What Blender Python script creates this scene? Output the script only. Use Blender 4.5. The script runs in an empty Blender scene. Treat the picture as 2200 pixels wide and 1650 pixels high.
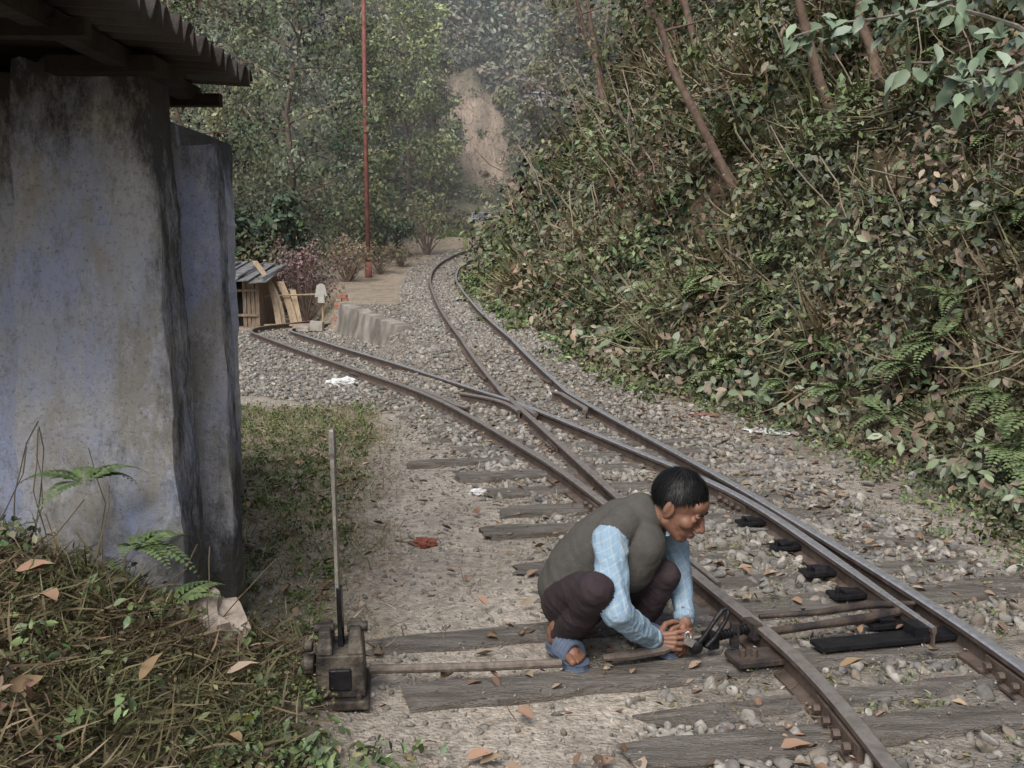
import bpy, bmesh, math, random
import numpy as np
from mathutils import Vector, Matrix
rng=np.random.default_rng(7); random.seed(7)
scene=bpy.context.scene
# ------------------------------------------------------------ materials
def nmat(name):
    m=bpy.data.materials.new(name); m.use_nodes=True
    nt=m.node_tree; b=nt.nodes['Principled BSDF']
    return m,nt,b
def mat(name,col=(.5,.5,.5),rough=.8,var=.35,scale=8,bump=.3,bscale=40,metal=0,attr=False,stretch=(1,1,1),spec=.3,bdist=.01,col2=None):
    m,nt,b=nmat(name); N=nt.nodes; L=nt.links
    tc=N.new('ShaderNodeTexCoord'); mp=N.new('ShaderNodeMapping'); mp.inputs['Scale'].default_value=stretch
    L.new(tc.outputs['Object'],mp.inputs[0])
    n1=N.new('ShaderNodeTexNoise'); n1.inputs['Scale'].default_value=scale; n1.inputs['Detail'].default_value=5; n1.inputs['Roughness'].default_value=.65
    L.new(mp.outputs[0],n1.inputs[0])
    cr=N.new('ShaderNodeMapRange'); cr.inputs[1].default_value=.3; cr.inputs[2].default_value=.7
    cr.inputs[3].default_value=1-var; cr.inputs[4].default_value=1+var
    L.new(n1.outputs[0],cr.inputs[0])
    mx=N.new('ShaderNodeMix'); mx.data_type='RGBA'; mx.blend_type='MULTIPLY'; mx.inputs[0].default_value=1
    if attr:
        a=N.new('ShaderNodeAttribute'); a.attribute_name='Col'; L.new(a.outputs['Color'],mx.inputs[6])
    elif col2 is not None:
        n3=N.new('ShaderNodeTexNoise'); n3.inputs['Scale'].default_value=scale*.5; n3.inputs['Detail'].default_value=5
        L.new(mp.outputs[0],n3.inputs[0])
        r=N.new('ShaderNodeMapRange'); r.inputs[1].default_value=.42; r.inputs[2].default_value=.58; L.new(n3.outputs[0],r.inputs[0])
        m2=N.new('ShaderNodeMix'); m2.data_type='RGBA'; L.new(r.outputs[0],m2.inputs[0])
        m2.inputs[6].default_value=(*col,1); m2.inputs[7].default_value=(*col2,1); L.new(m2.outputs[2],mx.inputs[6])
    else: mx.inputs[6].default_value=(*col,1)
    L.new(cr.outputs[0],mx.inputs[7]); L.new(mx.outputs[2],b.inputs['Base Color'])
    b.inputs['Roughness'].default_value=rough; b.inputs['Metallic'].default_value=metal; b.inputs['Specular IOR Level'].default_value=spec
    if bump>0:
        n2=N.new('ShaderNodeTexNoise'); n2.inputs['Scale'].default_value=bscale; n2.inputs['Detail'].default_value=4
        L.new(mp.outputs[0],n2.inputs[0])
        bp=N.new('ShaderNodeBump'); bp.inputs['Strength'].default_value=bump; bp.inputs['Distance'].default_value=bdist
        L.new(n2.outputs[0],bp.inputs['Height']); L.new(bp.outputs[0],b.inputs['Normal'])
    return m
def leafmat(name,rough=.5,spec=.35):
    m,nt,b=nmat(name); N=nt.nodes; L=nt.links
    a=N.new('ShaderNodeAttribute'); a.attribute_name='Col'
    L.new(a.outputs['Color'],b.inputs['Base Color']); b.inputs['Roughness'].default_value=rough; b.inputs['Specular IOR Level'].default_value=spec
    return m
def diffmat(name):
    m,nt,b=nmat(name); N=nt.nodes; L=nt.links; a=N.new('ShaderNodeAttribute'); a.attribute_name='Col'; d=N.new('ShaderNodeBsdfDiffuse')
    N.remove(b); L.new(a.outputs['Color'],d.inputs[0]); L.new(d.outputs[0],N['Material Output'].inputs[0]); return m
M_GLOSS=leafmat('leaf_glossy'); M_LEAF=diffmat('leaf'); M_DRY=diffmat('dry_leaf'); M_FAR=M_LEAF
M_BARK=mat('bark',(.2,.15,.12),.9,.4,6,.8,25,stretch=(1,1,.3),bdist=.03)
M_RAIL=mat('rail_rust',(.12,.092,.075),.65,.45,12,.3,60,metal=.1)
M_SHINE=mat('rail_head',(.62,.62,.63),.42,.25,30,.05,80,metal=.8)
M_HEADDULL=mat('rail_head_dull',(.30,.275,.25),.5,.3,20,.1,80,metal=.5)
M_BLACK=mat('greased_iron',(.02,.02,.023),.35,.5,20,.3,60,metal=.3,spec=.5)
M_IRON=mat('rusty_iron',(.11,.085,.07),.6,.4,25,.4,80,metal=.3,col2=(.045,.04,.04))
M_WOOD=mat('sleeper_wood',(.27,.25,.225),.88,.45,7,1.0,30,stretch=(1,9,9),bdist=.025,col2=(.19,.17,.145))
M_CONC=mat('concrete',(.38,.36,.32),.9,.35,3,.5,40,col2=(.25,.24,.2))
# ------------------------------------------------------------ helpers
def link(ob,parent=None):
    scene.collection.objects.link(ob)
    if parent: ob.parent=parent
    return ob
def empty(name,loc=(0,0,0)):
    e=bpy.data.objects.new(name,None); e.empty_display_size=.1; scene.collection.objects.link(e); return e
class MB:
    def __init__(s): s.v=[]; s.f=[]; s.m=[]
    def add(s,v,f,m=0):
        o=len(s.v); s.v+= [tuple(map(float,q)) for q in v]; s.f+=[tuple(i+o for i in q) for q in f]; s.m+=[m]*len(f)
    def box(s,c,size,rot=None,m=0,jit=0):
        hx,hy,hz=[q/2 for q in size]
        vs=[Vector((x,y,z)) for x in(-hx,hx) for y in(-hy,hy) for z in(-hz,hz)]
        if jit: vs=[v+Vector([random.uniform(-jit,jit) for _ in range(3)]) for v in vs]
        if rot is not None: vs=[rot@v for v in vs]
        vs=[v+Vector(c) for v in vs]
        s.add(vs,[(0,1,3,2),(4,6,7,5),(0,4,5,1),(2,3,7,6),(0,2,6,4),(1,5,7,3)],m)
    def tube(s,path,rad,seg=8,m=0,cap=True):
        P=[Vector(p) for p in path]; n=len(P)
        if not hasattr(rad,'__len__'): rad=[rad]*n
        vs=[];fs=[]; up=Vector((0,0,1))
        for i in range(n):
            d=(P[min(i+1,n-1)]-P[max(i-1,0)]).normalized()
            a=d.cross(up)
            if a.length<.05: a=d.cross(Vector((0,1,0)))
            a.normalize(); b=d.cross(a)
            for k in range(seg):
                t=2*math.pi*k/seg; vs.append(P[i]+(a*math.cos(t)+b*math.sin(t))*rad[i])
        for i in range(n-1):
            for k in range(seg):
                k2=(k+1)%seg; fs.append((i*seg+k,i*seg+k2,(i+1)*seg+k2,(i+1)*seg+k))
        if cap: fs.append(tuple(range(seg))[::-1]); fs.append(tuple((n-1)*seg+k for k in range(seg)))
        s.add(vs,fs,m)
    def ell(s,c,r,R=None,m=0,u=16,w=10):
        vs=[];fs=[]
        for i in range(w+1):
            th=math.pi*i/w
            for k in range(u):
                ph=2*math.pi*k/u
                q=Vector((r[0]*math.sin(th)*math.cos(ph),r[1]*math.sin(th)*math.sin(ph),r[2]*math.cos(th)))
                if R is not None: q=R@q
                vs.append(q+Vector(c))
        for i in range(w):
            for k in range(u):
                k2=(k+1)%u; fs.append((i*u+k,(i+1)*u+k,(i+1)*u+k2,i*u+k2))
        s.add(vs,fs,m)
    def obj(s,name,mats,parent=None,smooth=False,bevel=0):
        me=bpy.data.meshes.new(name); me.from_pydata(s.v,[],s.f); 
        for m in mats: me.materials.append(m)
        me.polygons.foreach_set('material_index',s.m)
        if smooth: me.polygons.foreach_set('use_smooth',[True]*len(me.polygons))
        me.update(); ob=bpy.data.objects.new(name,me); link(ob,parent)
        if bevel:
            b=ob.modifiers.new('b','BEVEL'); b.width=bevel; b.segments=2; b.limit_method='ANGLE'
        return ob
def nrm(a): return a/np.maximum(np.linalg.norm(a,axis=-1,keepdims=True),1e-9)
TPL={
'diamond':(np.array([(0,0,0),(.5,.27,.07),(1,0,-.08),(.5,-.27,.07)]),[(0,1,2),(0,2,3)]),
'ovate':(np.array([(0,0,0),(.22,.19,.05),(.55,.23,.05),(.82,.1,0),(1,0,-.12),(.82,-.1,0),(.55,-.23,.05),(.22,-.19,.05),(.3,0,-.0),(.65,0,-.02)]),
   [(0,1,8),(1,2,9,8),(2,3,9),(3,4,9),(4,5,9),(5,6,9),(6,7,8,9),(7,0,8)]),
'blade':(np.array([(0,-.025,0),(0,.025,0),(.5,.022,.06),(.5,-.022,.06),(1,0,.3)]),[(0,1,2,3),(3,2,4)]),
'curl':(np.array([(0,0,.05),(.15,.13,.12),(.4,.22,.2),(.7,.17,.16),(1,0,.1),(.72,-.2,.3),(.4,-.24,.22),(.15,-.13,.1),(.35,0,0),(.68,0,.02)]),
   [(0,1,8),(1,2,8),(2,3,9,8),(3,4,9),(4,5,9),(5,6,8,9),(6,7,8),(7,0,8)])}
def build(name,V,tplf,nv,N,C,mats,parent=None,smooth=False):
    me=bpy.data.meshes.new(name)
    lens=np.array([len(f) for f in tplf]); flat=np.concatenate([np.array(f) for f in tplf])
    nl=len(flat)
    loops=(flat[None,:]+np.arange(N)[:,None]*nv).ravel()
    starts=(np.concatenate([[0],np.cumsum(lens)[:-1]])[None,:]+np.arange(N)[:,None]*nl).ravel()
    me.vertices.add(N*nv); me.vertices.foreach_set('co',V.astype(np.float32).ravel())
    me.loops.add(len(loops)); me.loops.foreach_set('vertex_index',loops.astype(np.int32))
    me.polygons.add(len(starts)); me.polygons.foreach_set('loop_start',starts.astype(np.int32))
    me.polygons.foreach_set('loop_total',np.tile(lens,N).astype(np.int32))
    if smooth: me.polygons.foreach_set('use_smooth',np.ones(len(starts),bool))
    me.update(calc_edges=True)
    at=me.attributes.new('Col','FLOAT_COLOR','POINT')
    cc=np.ones((N,nv,4),np.float32); cc[:,:,:3]=C[:,None,:]
    at.data.foreach_set('color',cc.ravel())
    for m in mats: me.materials.append(m)
    ob=bpy.data.objects.new(name,me); return link(ob,parent)
def scatter(name,P,Nn,S,C,m=None,tpl='diamond',droop=0,D=None,parent=None):
    n=len(P); tv,tf=TPL[tpl]
    if D is None:
        Nn=nrm(Nn); t=nrm(np.cross(Nn,rng.normal(size=(n,3)))); t=nrm(t+np.array([0,0,-droop])); 
    else: t=nrm(D)
    b=nrm(np.cross(Nn,t)); w=np.cross(t,b)
    V=P[:,None,:]+S[:,None,None]*(tv[None,:,0:1]*t[:,None,:]+tv[None,:,1:2]*b[:,None,:]+tv[None,:,2:3]*w[:,None,:])
    return build(name,V,tf,len(tv),n,np.clip(C,0.002,1),[m or (M_GLOSS if tpl=='ovate' else M_LEAF)],parent)
def hsh(i,j,s): 
    h=np.sin(i*127.1+j*311.7+s*74.7)*43758.5453; return h-np.floor(h)
def vn(x,y,s=0):
    x=np.asarray(x,float);y=np.asarray(y,float)
    i=np.floor(x);j=np.floor(y);fx=x-i;fy=y-j;fx=fx*fx*(3-2*fx);fy=fy*fy*(3-2*fy)
    return (hsh(i,j,s)*(1-fx)+hsh(i+1,j,s)*fx)*(1-fy)+(hsh(i,j+1,s)*(1-fx)+hsh(i+1,j+1,s)*fx)*fy
def fbm(x,y,s=0,o=4):
    r=0;a=.5
    for k in range(o): r=r+a*vn(x*2**k,y*2**k,s+k*3.1);a*=.5
    return r
def ss(a,b,x): t=np.clip((x-a)/(b-a),0,1); return t*t*(3-2*t)
# ------------------------------------------------------------ coordinates back-projected through the camera (world metres)
SL=[(1.0,.9),(.985,2.2),(.95,3.12),(.81,3.9),(.50,5.37),(.13,6.84),(-.78,9.68),(-2.05,12.46),(-3.09,14.72),(-4.2,17.21),(-4.72,18.5),(-4.82,19.6),(-4.5,20.7),(-4.2,21.8),(-4.4,23.2)]
SR=[(1.50,3.5),(1.27,5.48),(.81,7.01),(.12,9.05),(-.37,10.21),(-1.46,12.75),(-2.48,15.0),(-3.57,17.5),(-4.02,18.6),(-4.1,19.4),(-3.82,20.4),(-3.5,21.4)]
MR=[(1.68,.9),(1.67,2.3),(1.64,3.16),(1.57,3.9),(1.40,5.12),(1.22,6.22),(.69,9.11),(.08,12.9),(-.63,18.3),(-1.28,24.4),(-1.46,27.6),(-1.22,29.8),(-.55,31.9),(.4,33.5),(2,35.0),(4,36)]
ML=[(.835,4.0),(.62,5.3),(.36,7.01),(0,9.36),(-.59,12.97),(-1.29,18.32),(-1.95,24.58),(-2.12,27.75),(-1.86,30.3),(-1.1,32.6),(.0,34.2),(1.7,35.7),(3.8,36.7)]
def sm(pts,step=.1):
    P=[Vector((*p,0)) for p in pts]; P=[P[0]*2-P[1]]+P+[P[-1]*2-P[-2]]; out=[]
    for i in range(1,len(P)-2):
        a,b,c,d=P[i-1:i+3]; n=max(2,int((c-b).length/step))
        for k in range(n):
            t=k/n; q=.5*((2*b)+(c-a)*t+(2*a-5*b+4*c-d)*t*t+(3*b-a-3*c+d)*t**3); out.append((q.x,q.y))
    out.append(pts[-1]); return out
def fx(pts):
    A=np.array(sm(pts,.3)); yy=np.maximum.accumulate(A[:,1]); return lambda y:np.interp(y,yy,A[:,0])
xSL,xSR,xMR,xML=fx(SL),fx(SR),fx(MR),fx(ML)
def zm(y): return np.interp(y,[-5,9.9,13.5,18,26,30,36,60],[0,0,.25,.42,.78,1.28,2.15,3.4])
FY=[-6,3,5.5,7.2,8.6,10.8,13.7,20.8,27,31,34,37,42,60,160]; FX=[3.1,3.0,2.85,2.72,2.5,1.65,.95,-.15,-.6,.1,2.3,5,10,22,60]
def xf(y): return np.interp(y,FY,FX)+.35*(fbm(y*.9,y*0,5)-.5)
TB_Y=[-5,10,12,13.5,15.5,19.5,21.5,26,30,34,60,160]; TB_X=[-.3,-.35,-.8,-1.05,-1.62,-3.15,-3.3,-4.4,-8,-14,-40,-90]
def height(x,y):
    x=np.asarray(x,float);y=np.asarray(y,float)
    zr=zm(y); B=np.interp(y,TB_Y,TB_X)
    w=np.interp(y,[10,13.5,15.3,15.6,19.4,19.8,26],[.5,.7,.6,.12,.12,.5,.9])
    h=zr*ss(0,1,(x-(B-w))/w)
    h=h+.42*ss(-.42,-1.5,x)*ss(3.7,2.9,y)+.10*ss(-.9,-2.0,x)*ss(9,4,y)
    d=x-xf(y)
    n=fbm(x*.5+3,y*.5,11,4)-.5
    n=n+.7*(fbm(x*1.2,y*1.2,13,3)-.45)
    bank=np.where(d>0,.55*np.minimum(d,.5)+1.45*np.clip(d-.35,0,9)+.5*np.clip(d-9.35,0,60),0)
    h=h+bank+ss(.3,2.2,d)*n*2.4
    hill=.8*np.clip(y-44,0,46)+.25*np.clip(y-90,0,200)
    hn=hill+ss(45,52,y)*(fbm(x*.12,y*.12,21)-.5)*6+ss(45,47,y)*(fbm(x*.9,y*.9,23,4)-.5)*1.6
    h=np.where(y>44,np.maximum(h,zr+hn),h)
    h=h+.03*(fbm(x*2,y*2,1)-.5)+.012*(fbm(x*9,y*9,2)-.5)
    return h
def gravel(x,y):
    l=xSL(y)-.35-1.6*ss(9,11,y); l=np.maximum(l,np.where(y>20,xML(y)-.7,-99)); r=np.minimum(xMR(y)+.75,xf(y)-.2)
    return ss(-.25,.15,x-l)*ss(-.3,.2,r-x)
def grassw(x,y):
    a=ss(.25,-.15,x+.62+.11*(y-4)+.35*(fbm(x*2.2,y*2.2,88)-.5))*ss(10.2,9,y)*ss(3.1,3.8,y)
    return np.maximum(a,ss(-.55,-.8,x)*ss(3.8,3.3,y))
# ------------------------------------------------------------ ground
def axis(dense,lo,hi,d0,g):
    a,b=dense; L=list(np.arange(a,b,d0)); s=d0; x=b
    while x<hi: L.append(x); s*=g; x+=s
    L.append(hi); s=d0; x=a-d0
    while x>lo: L.insert(0,x); s*=g; x-=s
    L.insert(0,lo); return np.array(L)
X=axis((-2.6,3.6),-110,110,.035,1.03); Y=axis((1.6,9),-30,200,.035,1.015)
GX,GY=np.meshgrid(X,Y); GZ=height(GX,GY)
nx,ny=len(X),len(Y)
g=gravel(GX,GY); gr=grassw(GX,GY); d=GX-xf(GY)
n1=fbm(GX*3,GY*3,31)[...,None]; n2=fbm(GX*13,GY*13,32)[...,None]
col=np.zeros((ny,nx,3))+np.array([.39,.35,.295])*(.6+.8*n1)
gcol=np.array([.255,.235,.2])*(.55+.9*n2); col=col*(1-g[...,None])+gcol*g[...,None]
grc=np.where(n1>.5,np.array([.15,.145,.08]),np.array([.26,.225,.16])); col=col*(1-.8*gr[...,None])+grc*.8*gr[...,None]
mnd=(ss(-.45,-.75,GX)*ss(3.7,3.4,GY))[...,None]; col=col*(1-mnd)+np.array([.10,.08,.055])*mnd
bw=ss(-.4,.2,d)[...,None]; bc=np.where(n1>.48,np.array([.065,.065,.038]),np.array([.14,.105,.07])); col=col*(1-bw)+bc*bw
rgt=(ss(.2,.5,GX-xMR(GY)-.6)*ss(.2,-.3,d))[...,None]; col=col*(1-rgt*.6)+np.array([.19,.165,.13])*rgt*.6
far=ss(40,46,GY)[...,None]; col=col*(1-far)+np.array([.15,.155,.10])*far
def slidemask(x,y): return ss(1.9,.9,np.abs(x+1.9+.20*(y-50))+2.4*(fbm(x*.6,y*.6,8)-.5))*ss(46,47.5,y)*ss(53.8,51,y)
slide=slidemask(GX,GY)[...,None]; n4=fbm(GX*1.6,GY*1.6,36)[...,None]; col=col*(1-slide)+np.array([.48,.39,.31])*(.4+1.2*n4)*slide
lf=(ss(-5.4,-7,GX)*ss(18,22,GY))[...,None]; col=col*(1-lf)+np.array([.12,.125,.075])*lf
tr=(ss(-.5,-.9,GX-xML(GY))*ss(17,21,GY)*ss(46,40,GY))[...,None]*(1-lf)*(1-bw); col=col*(1-tr*.8)+np.where(n1>.52,np.array([.2,.185,.12]),np.array([.32,.255,.2]))*tr*.8
me=bpy.data.meshes.new('ground')
V=np.stack([GX,GY,GZ],-1).reshape(-1,3).astype(np.float32)
idx=np.arange(nx*ny).reshape(ny,nx); q=np.stack([idx[:-1,:-1],idx[:-1,1:],idx[1:,1:],idx[1:,:-1]],-1).reshape(-1,4)
me.vertices.add(len(V)); me.vertices.foreach_set('co',V.ravel()); me.loops.add(q.size); me.loops.foreach_set('vertex_index',q.ravel().astype(np.int32))
me.polygons.add(len(q)); me.polygons.foreach_set('loop_start',(np.arange(len(q))*4).astype(np.int32)); me.polygons.foreach_set('loop_total',np.full(len(q),4,np.int32))
me.polygons.foreach_set('use_smooth',np.ones(len(q),bool)); me.update(calc_edges=True)
at=me.attributes.new('Col','FLOAT_COLOR','POINT'); cc=np.ones((len(V),4),np.float32); cc[:,:3]=col.reshape(-1,3); at.data.foreach_set('color',cc.ravel())
me.materials.append(mat('earth',rough=.95,var=.4,scale=22,bump=.9,bscale=70,attr=True,spec=.1,bdist=.02)); link(bpy.data.objects.new('ground',me))
# ------------------------------------------------------------ rails
def rail(name,pts,zoff=0,parent=None,shine=M_SHINE,base=True,h=.10,taper=0):
    P=sm(pts,.12); n=len(P)
    prof=[(-.045,0),(-.045,.010),(-.009,.022),(-.009,.070),(-.024,.078),(-.024,.094),(-.017,.1),(.017,.1),(.024,.094),(.024,.078),(.009,.070),(.009,.022),(.045,.010),(.045,0)]
    vs=[];k=len(prof)
    for i,(x,y) in enumerate(P):
        a=Vector(P[max(i-1,0)]);b=Vector(P[min(i+1,n-1)]); d=(b-a).normalized(); nx_,ny_=d.y,-d.x
        z=float(zm(y))*(1 if pts in(ML,MR) or 'main' in name else 0)+zoff
        s=1
        if taper and i<8: s=.35+.65*i/8
        for px,pz in prof: vs.append((x+nx_*px*s,y+ny_*px*s,z+pz*h/.1))
    m=MB(); fs=[];ms=[]
    for i in range(n-1):
        for j in range(k-1):
            fs.append((i*k+j,i*k+j+1,(i+1)*k+j+1,(i+1)*k+j)); ms.append(1 if j in(5,6,7) else 0)
    fs.append(tuple(range(k))[::-1]); ms.append(0); fs.append(tuple((n-1)*k+j for j in range(k))); ms.append(0)
    m.v=vs;m.f=fs;m.m=ms
    return m.obj(name,[M_RAIL,shine],parent)
T=empty('railway_track')
rail('siding_stock_rail',SL,0.004,T,M_HEADDULL); rail('siding_switch_rail',SR,.001,T,taper=1)
rail('main_stock_rail',MR,.004,T); rail('main_switch_rail',ML,.004,T,M_HEADDULL,taper=1)
def off(pts,o,y0,y1,fl=.05):
    P=[p for p in sm(pts,.15) if y0<=p[1]<=y1]; n=len(P); out=[]
    for i,p in enumerate(P):
        a=P[max(i-1,0)];b=P[min(i+1,n-1)]; d=Vector((b[0]-a[0],b[1]-a[1])).normalized()
        e=o+(fl if o>0 else -fl)*(1 if i in(0,n-1) else 0); out.append((p[0]+d.y*e,p[1]-d.x*e))
    return out
rail('check_rail',off(MR,-.075,8.6,10.1),.0,T,M_HEADDULL); rail('check_rail_siding',off(SL,.075,8.9,10.6),.0,T,M_HEADDULL)
rail('wing_rail',[(.06,8.75),(-.03,9.15),(-.2,9.55),(-.5,9.95)],-.002,T,M_HEADDULL); rail('wing_rail_right',[(.2,8.6),(.1,9.1),(.06,9.5),(.03,9.75)],-.004,T,M_HEADDULL)
J=MB()
def joint(pts,yj,o):
    P=sm(pts,.05); i=min(range(len(P)),key=lambda k:abs(P[k][1]-yj)); d=Vector((P[i+2][0]-P[i-2][0],P[i+2][1]-P[i-2][1])).normalized()
    R=Matrix.Rotation(math.atan2(d.y,d.x),3,'Z'); c=Vector((P[i][0],P[i][1],float(zm(yj))*(pts in(ML,MR))+.046))
    for s in(-1,1):
        nn=Vector((d.y,-d.x,0))*s
        J.box(c+nn*.02,(.34,.016,.045),R)
        for k in range(4):
            q=c+nn*.034+Vector((d.x,d.y,0))*(-.125+.083*k); J.tube([q,q+nn*.02],.014,6)
for p_,y_ in((SL,2.85),(SL,5.45),(MR,3.15),(SR,5.6),(ML,7.3),(MR,10.8),(SL,12.0),(ML,11.0)): joint(p_,y_,0)
J.obj('fishplates',[M_RAIL],T)
# sleepers
SLP=MB(); sd=Vector((.972,.236,0))
def sleeper(c,d,L,w=.19,zt=.022,m=0):
    d=d.normalized(); R=Matrix.Rotation(math.atan2(d.y,d.x)+random.uniform(-.02,.02),3,'Z'); n=14
    hgt=.12; vs=[];prof=[(-w/2,-hgt),(-w/2,-.01),(-w/2+.012,0),(-w*.2,.004),(w*.1,-.004),(w/2-.012,0),(w/2,-.01),(w/2,-hgt)]
    z0=c[2]; sag=random.uniform(.8,1.0)
    for i in range(n+1):
        x=-L/2+L*i/n; we=sag if i in(0,n) else 1
        for a,b in prof: 
            q=R@Vector((x+(random.uniform(-.04,.04) if i in(0,n) else 0),a*we+random.uniform(-.009,.009),b+random.uniform(-.008,.006))); vs.append((c[0]+q.x,c[1]+q.y,z0+zt+q.z))
    k=len(prof); fs=[(i*k+j,(i+1)*k+j,(i+1)*k+j+1,i*k+j+1) for i in range(n) for j in range(k-1)]
    fs.append(tuple(range(k))); fs.append(tuple(n*k+j for j in range(k))[::-1]); SLP.add(vs,fs,m)
def slpAt(xl,yl,xr,w=None,z=None):
    c=Vector((xl,yl,0)); L=(xr-xl)/sd.x; m=c+sd*L/2; sleeper((m.x,m.y,0),sd,L,w or random.uniform(.15,.18),z if z is not None else random.uniform(.018,.030))
slpAt(-.52,3.55,2.15); slpAt(-.34,3.10,1.72); slpAt(.42,2.97,1.95,.12,.014); slpAt(.33,2.70,2.1); slpAt(.5,2.35,1.9); slpAt(.45,1.95,1.95)
slpAt(.55,3.9,2.7,z=.012); slpAt(.1,4.12,2.15,z=.010);slpAt(.02,4.5,2.2,z=.010)
for yl,xl in((5.08,-.16),(5.5,-.12),(5.95,-.22),(6.4,-.35),(6.8,-.62),(7.3,-.45),(7.8,-.6),(8.35,-.75),(8.9,-.95),(9.45,-1.1),(10,-1.3)):
    slpAt(xl+random.uniform(-.08,.08),yl,float(xMR(yl))+.3+random.uniform(-.1,.12),z=(random.uniform(.022,.04) if yl<7 else random.uniform(.008,.028)))
def along(pts,y0,y1,step,up):
    P=sm(pts,.05); acc=0
    for i in range(2,len(P)-2):
        acc+=math.dist(P[i],P[i-1])
        if acc>step and y0<P[i][1]<y1:
            acc=random.uniform(-.05,.05); d=Vector((P[i+2][0]-P[i-2][0],P[i+2][1]-P[i-2][1],0)).normalized(); n=Vector((d.y,-d.x,0))
            c=Vector((*P[i],0))+n*.335; sleeper((c.x,c.y,(float(zm(c.y)) if up else 0)),n,1.15,.16,random.uniform(-.03,.012))
along(ML,10.6,36,.5,True); along(SL,11.5,22,.5,False)
SLP.obj('sleepers',[M_WOOD],T)
CH=MB()
for yy in(4.05,4.35,4.75,5.2,3.72):
    xb=float(xSR(yy)) if yy>3.6 else 1.45
    R=Matrix.Rotation(math.atan2(sd.y,sd.x),3,'Z')
    CH.box((xb-.05,yy,.04),(.20,.09,.018),R); CH.box((xb-.08,yy-.01,.055),(.06,.06,.02),R,jit=.006); CH.tube([(xb-.12,yy-.02,.04),(xb-.12,yy-.02,.075)],.011,6)
CH.box((1.36,3.53,.048),(.60,.09,.018),R); CH.box((.86,3.35,.052),(.24,.12,.02),R,1)
CH.box((1.47,3.56,.07),(.08,.08,.05),R); 
for bx in(.78,.82,.93): CH.tube([(bx,3.33,.05),(bx,3.33,.088)],.013,6,1)
CH.tube([(.9,3.54,.065),(1.1,3.6,.07),(1.3,3.67,.07),(1.47,3.74,.075),(1.50,3.66,.085),(1.485,3.6,.085)],[.017,.015,.02,.017,.014,.014],8,1)
CH.tube([(.92,3.68,.075),(1.15,3.70,.085),(1.35,3.78,.085),(1.56,3.83,.075)],[.010,.013,.018,.010],8,1)
CH.obj('switch_gear',[M_BLACK,M_IRON],T,bevel=.003)
# ------------------------------------------------------------ switch stand
ST=empty('switch_lever_stand'); b=MB()
cx,cy=-.545,3.14
def frus(c,w0,d0,w1,d1,h,R,m=0):
    vs=[(-w0/2,-d0/2,0),(w0/2,-d0/2,0),(w0/2,d0/2,0),(-w0/2,d0/2,0),(-w1/2,-d1/2,h),(w1/2,-d1/2,h),(w1/2,d1/2,h),(-w1/2,d1/2,h)]
    vs=[R@Vector(v)+Vector(c) for v in vs]; b.add(vs,[(3,2,1,0),(0,1,5,4),(1,2,6,5),(2,3,7,6),(3,0,4,7),(4,5,6,7)],m)
R0=Matrix.Rotation(.12,3,'Z')
b.box((cx,cy,.025),(.18,.25,.03),R0); frus((cx,cy,.04),.155,.2,.145,.18,.135,R0)
for s in(-1,1):
    frus(R0@Vector((s*.047,0,0))+Vector((cx,cy,.175)),.05,.178,.036,.12,.07,R0)
    b.tube([R0@Vector((s*.02,0,.0))+Vector((cx,cy,.235)),R0@Vector((s*.085,0,.0))+Vector((cx,cy,.235))],.018,10)
b.tube([(cx-.08,cy-.02,.12),(cx-.115,cy-.02,.12)],.035,10); b.tube([(cx-.11,cy-.02,.12),(cx-.125,cy-.02,.12)],.02,8)
b.tube([(cx-.08,cy-.05,.19),(cx-.105,cy-.05,.19)],.02,8)
b.box(R0@Vector((0,-.093,0))+Vector((cx,cy,.10)),(.07,.02,.07),R0,1)
for s in(-1,1):
    for t in(-1,1): b.tube([(cx+s*.07,cy+t*.1,.035),(cx+s*.07,cy+t*.1,.06)],.012,6)
b.obj('stand_body',[mat('stand_iron',(.04,.034,.03),.55,.5,18,.5,70,metal=.1,col2=(.11,.095,.075)),M_BLACK],ST,bevel=.006)
b=MB(); RL=Matrix.Rotation(-.015,3,'Y')@Matrix.Rotation(.02,3,'X')
b.box((cx,cy,.25),(.016,.035,.24),RL); b.obj('lever_root',[M_BLACK],ST,bevel=.003)
b=MB(); vs=[]
for z,w,dp in((.34,.006,.018),(.6,.0055,.016),(.78,.007,.018),(.80,.0095,.022),(.87,.008,.018),(.875,.005,.012)):
    x0=cx-.006-(z-.3)*.015
    vs+=[(x0-w,cy-dp,z),(x0+w,cy-dp,z),(x0+w,cy+dp,z),(x0-w,cy+dp,z)]
b.add(vs,[(i*4+j,i*4+(j+1)%4,i*4+4+(j+1)%4,i*4+4+j) for i in range(5) for j in range(4)]+[(20,21,22,23)])
b.obj('lever_bar',[mat('lever_steel',(.3,.28,.25),.5,.35,30,.3,80,metal=.4)],ST,bevel=.002)
b=MB(); b.tube([(cx+.08,cy+.06,.07),(-.1,3.25,.058),(.165,3.31,.046)],.015,10); b.tube([(.31,3.36,.044),(.42,3.38,.048),(.52,3.40,.06),(.60,3.42,.08),(.72,3.46,.085)],[.012,.018,.02,.013,.012],8)
b.obj('pull_rod',[mat('rod_rust',(.19,.16,.135),.7,.4,30,.4,80,metal=.1)],ST,smooth=False)
b=MB()
b.tube([(.63,3.41,.08),(.9,3.56,.088)],.012,10,0)
for k in range(11):
    t=.3+k*.055; q=Vector((.63,3.41,.08)).lerp(Vector((.9,3.56,.088)),t*.9); dd=Vector((.27,.15,.008)).normalized(); b.tube([q,q+dd*.007],.018,10,0)
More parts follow.
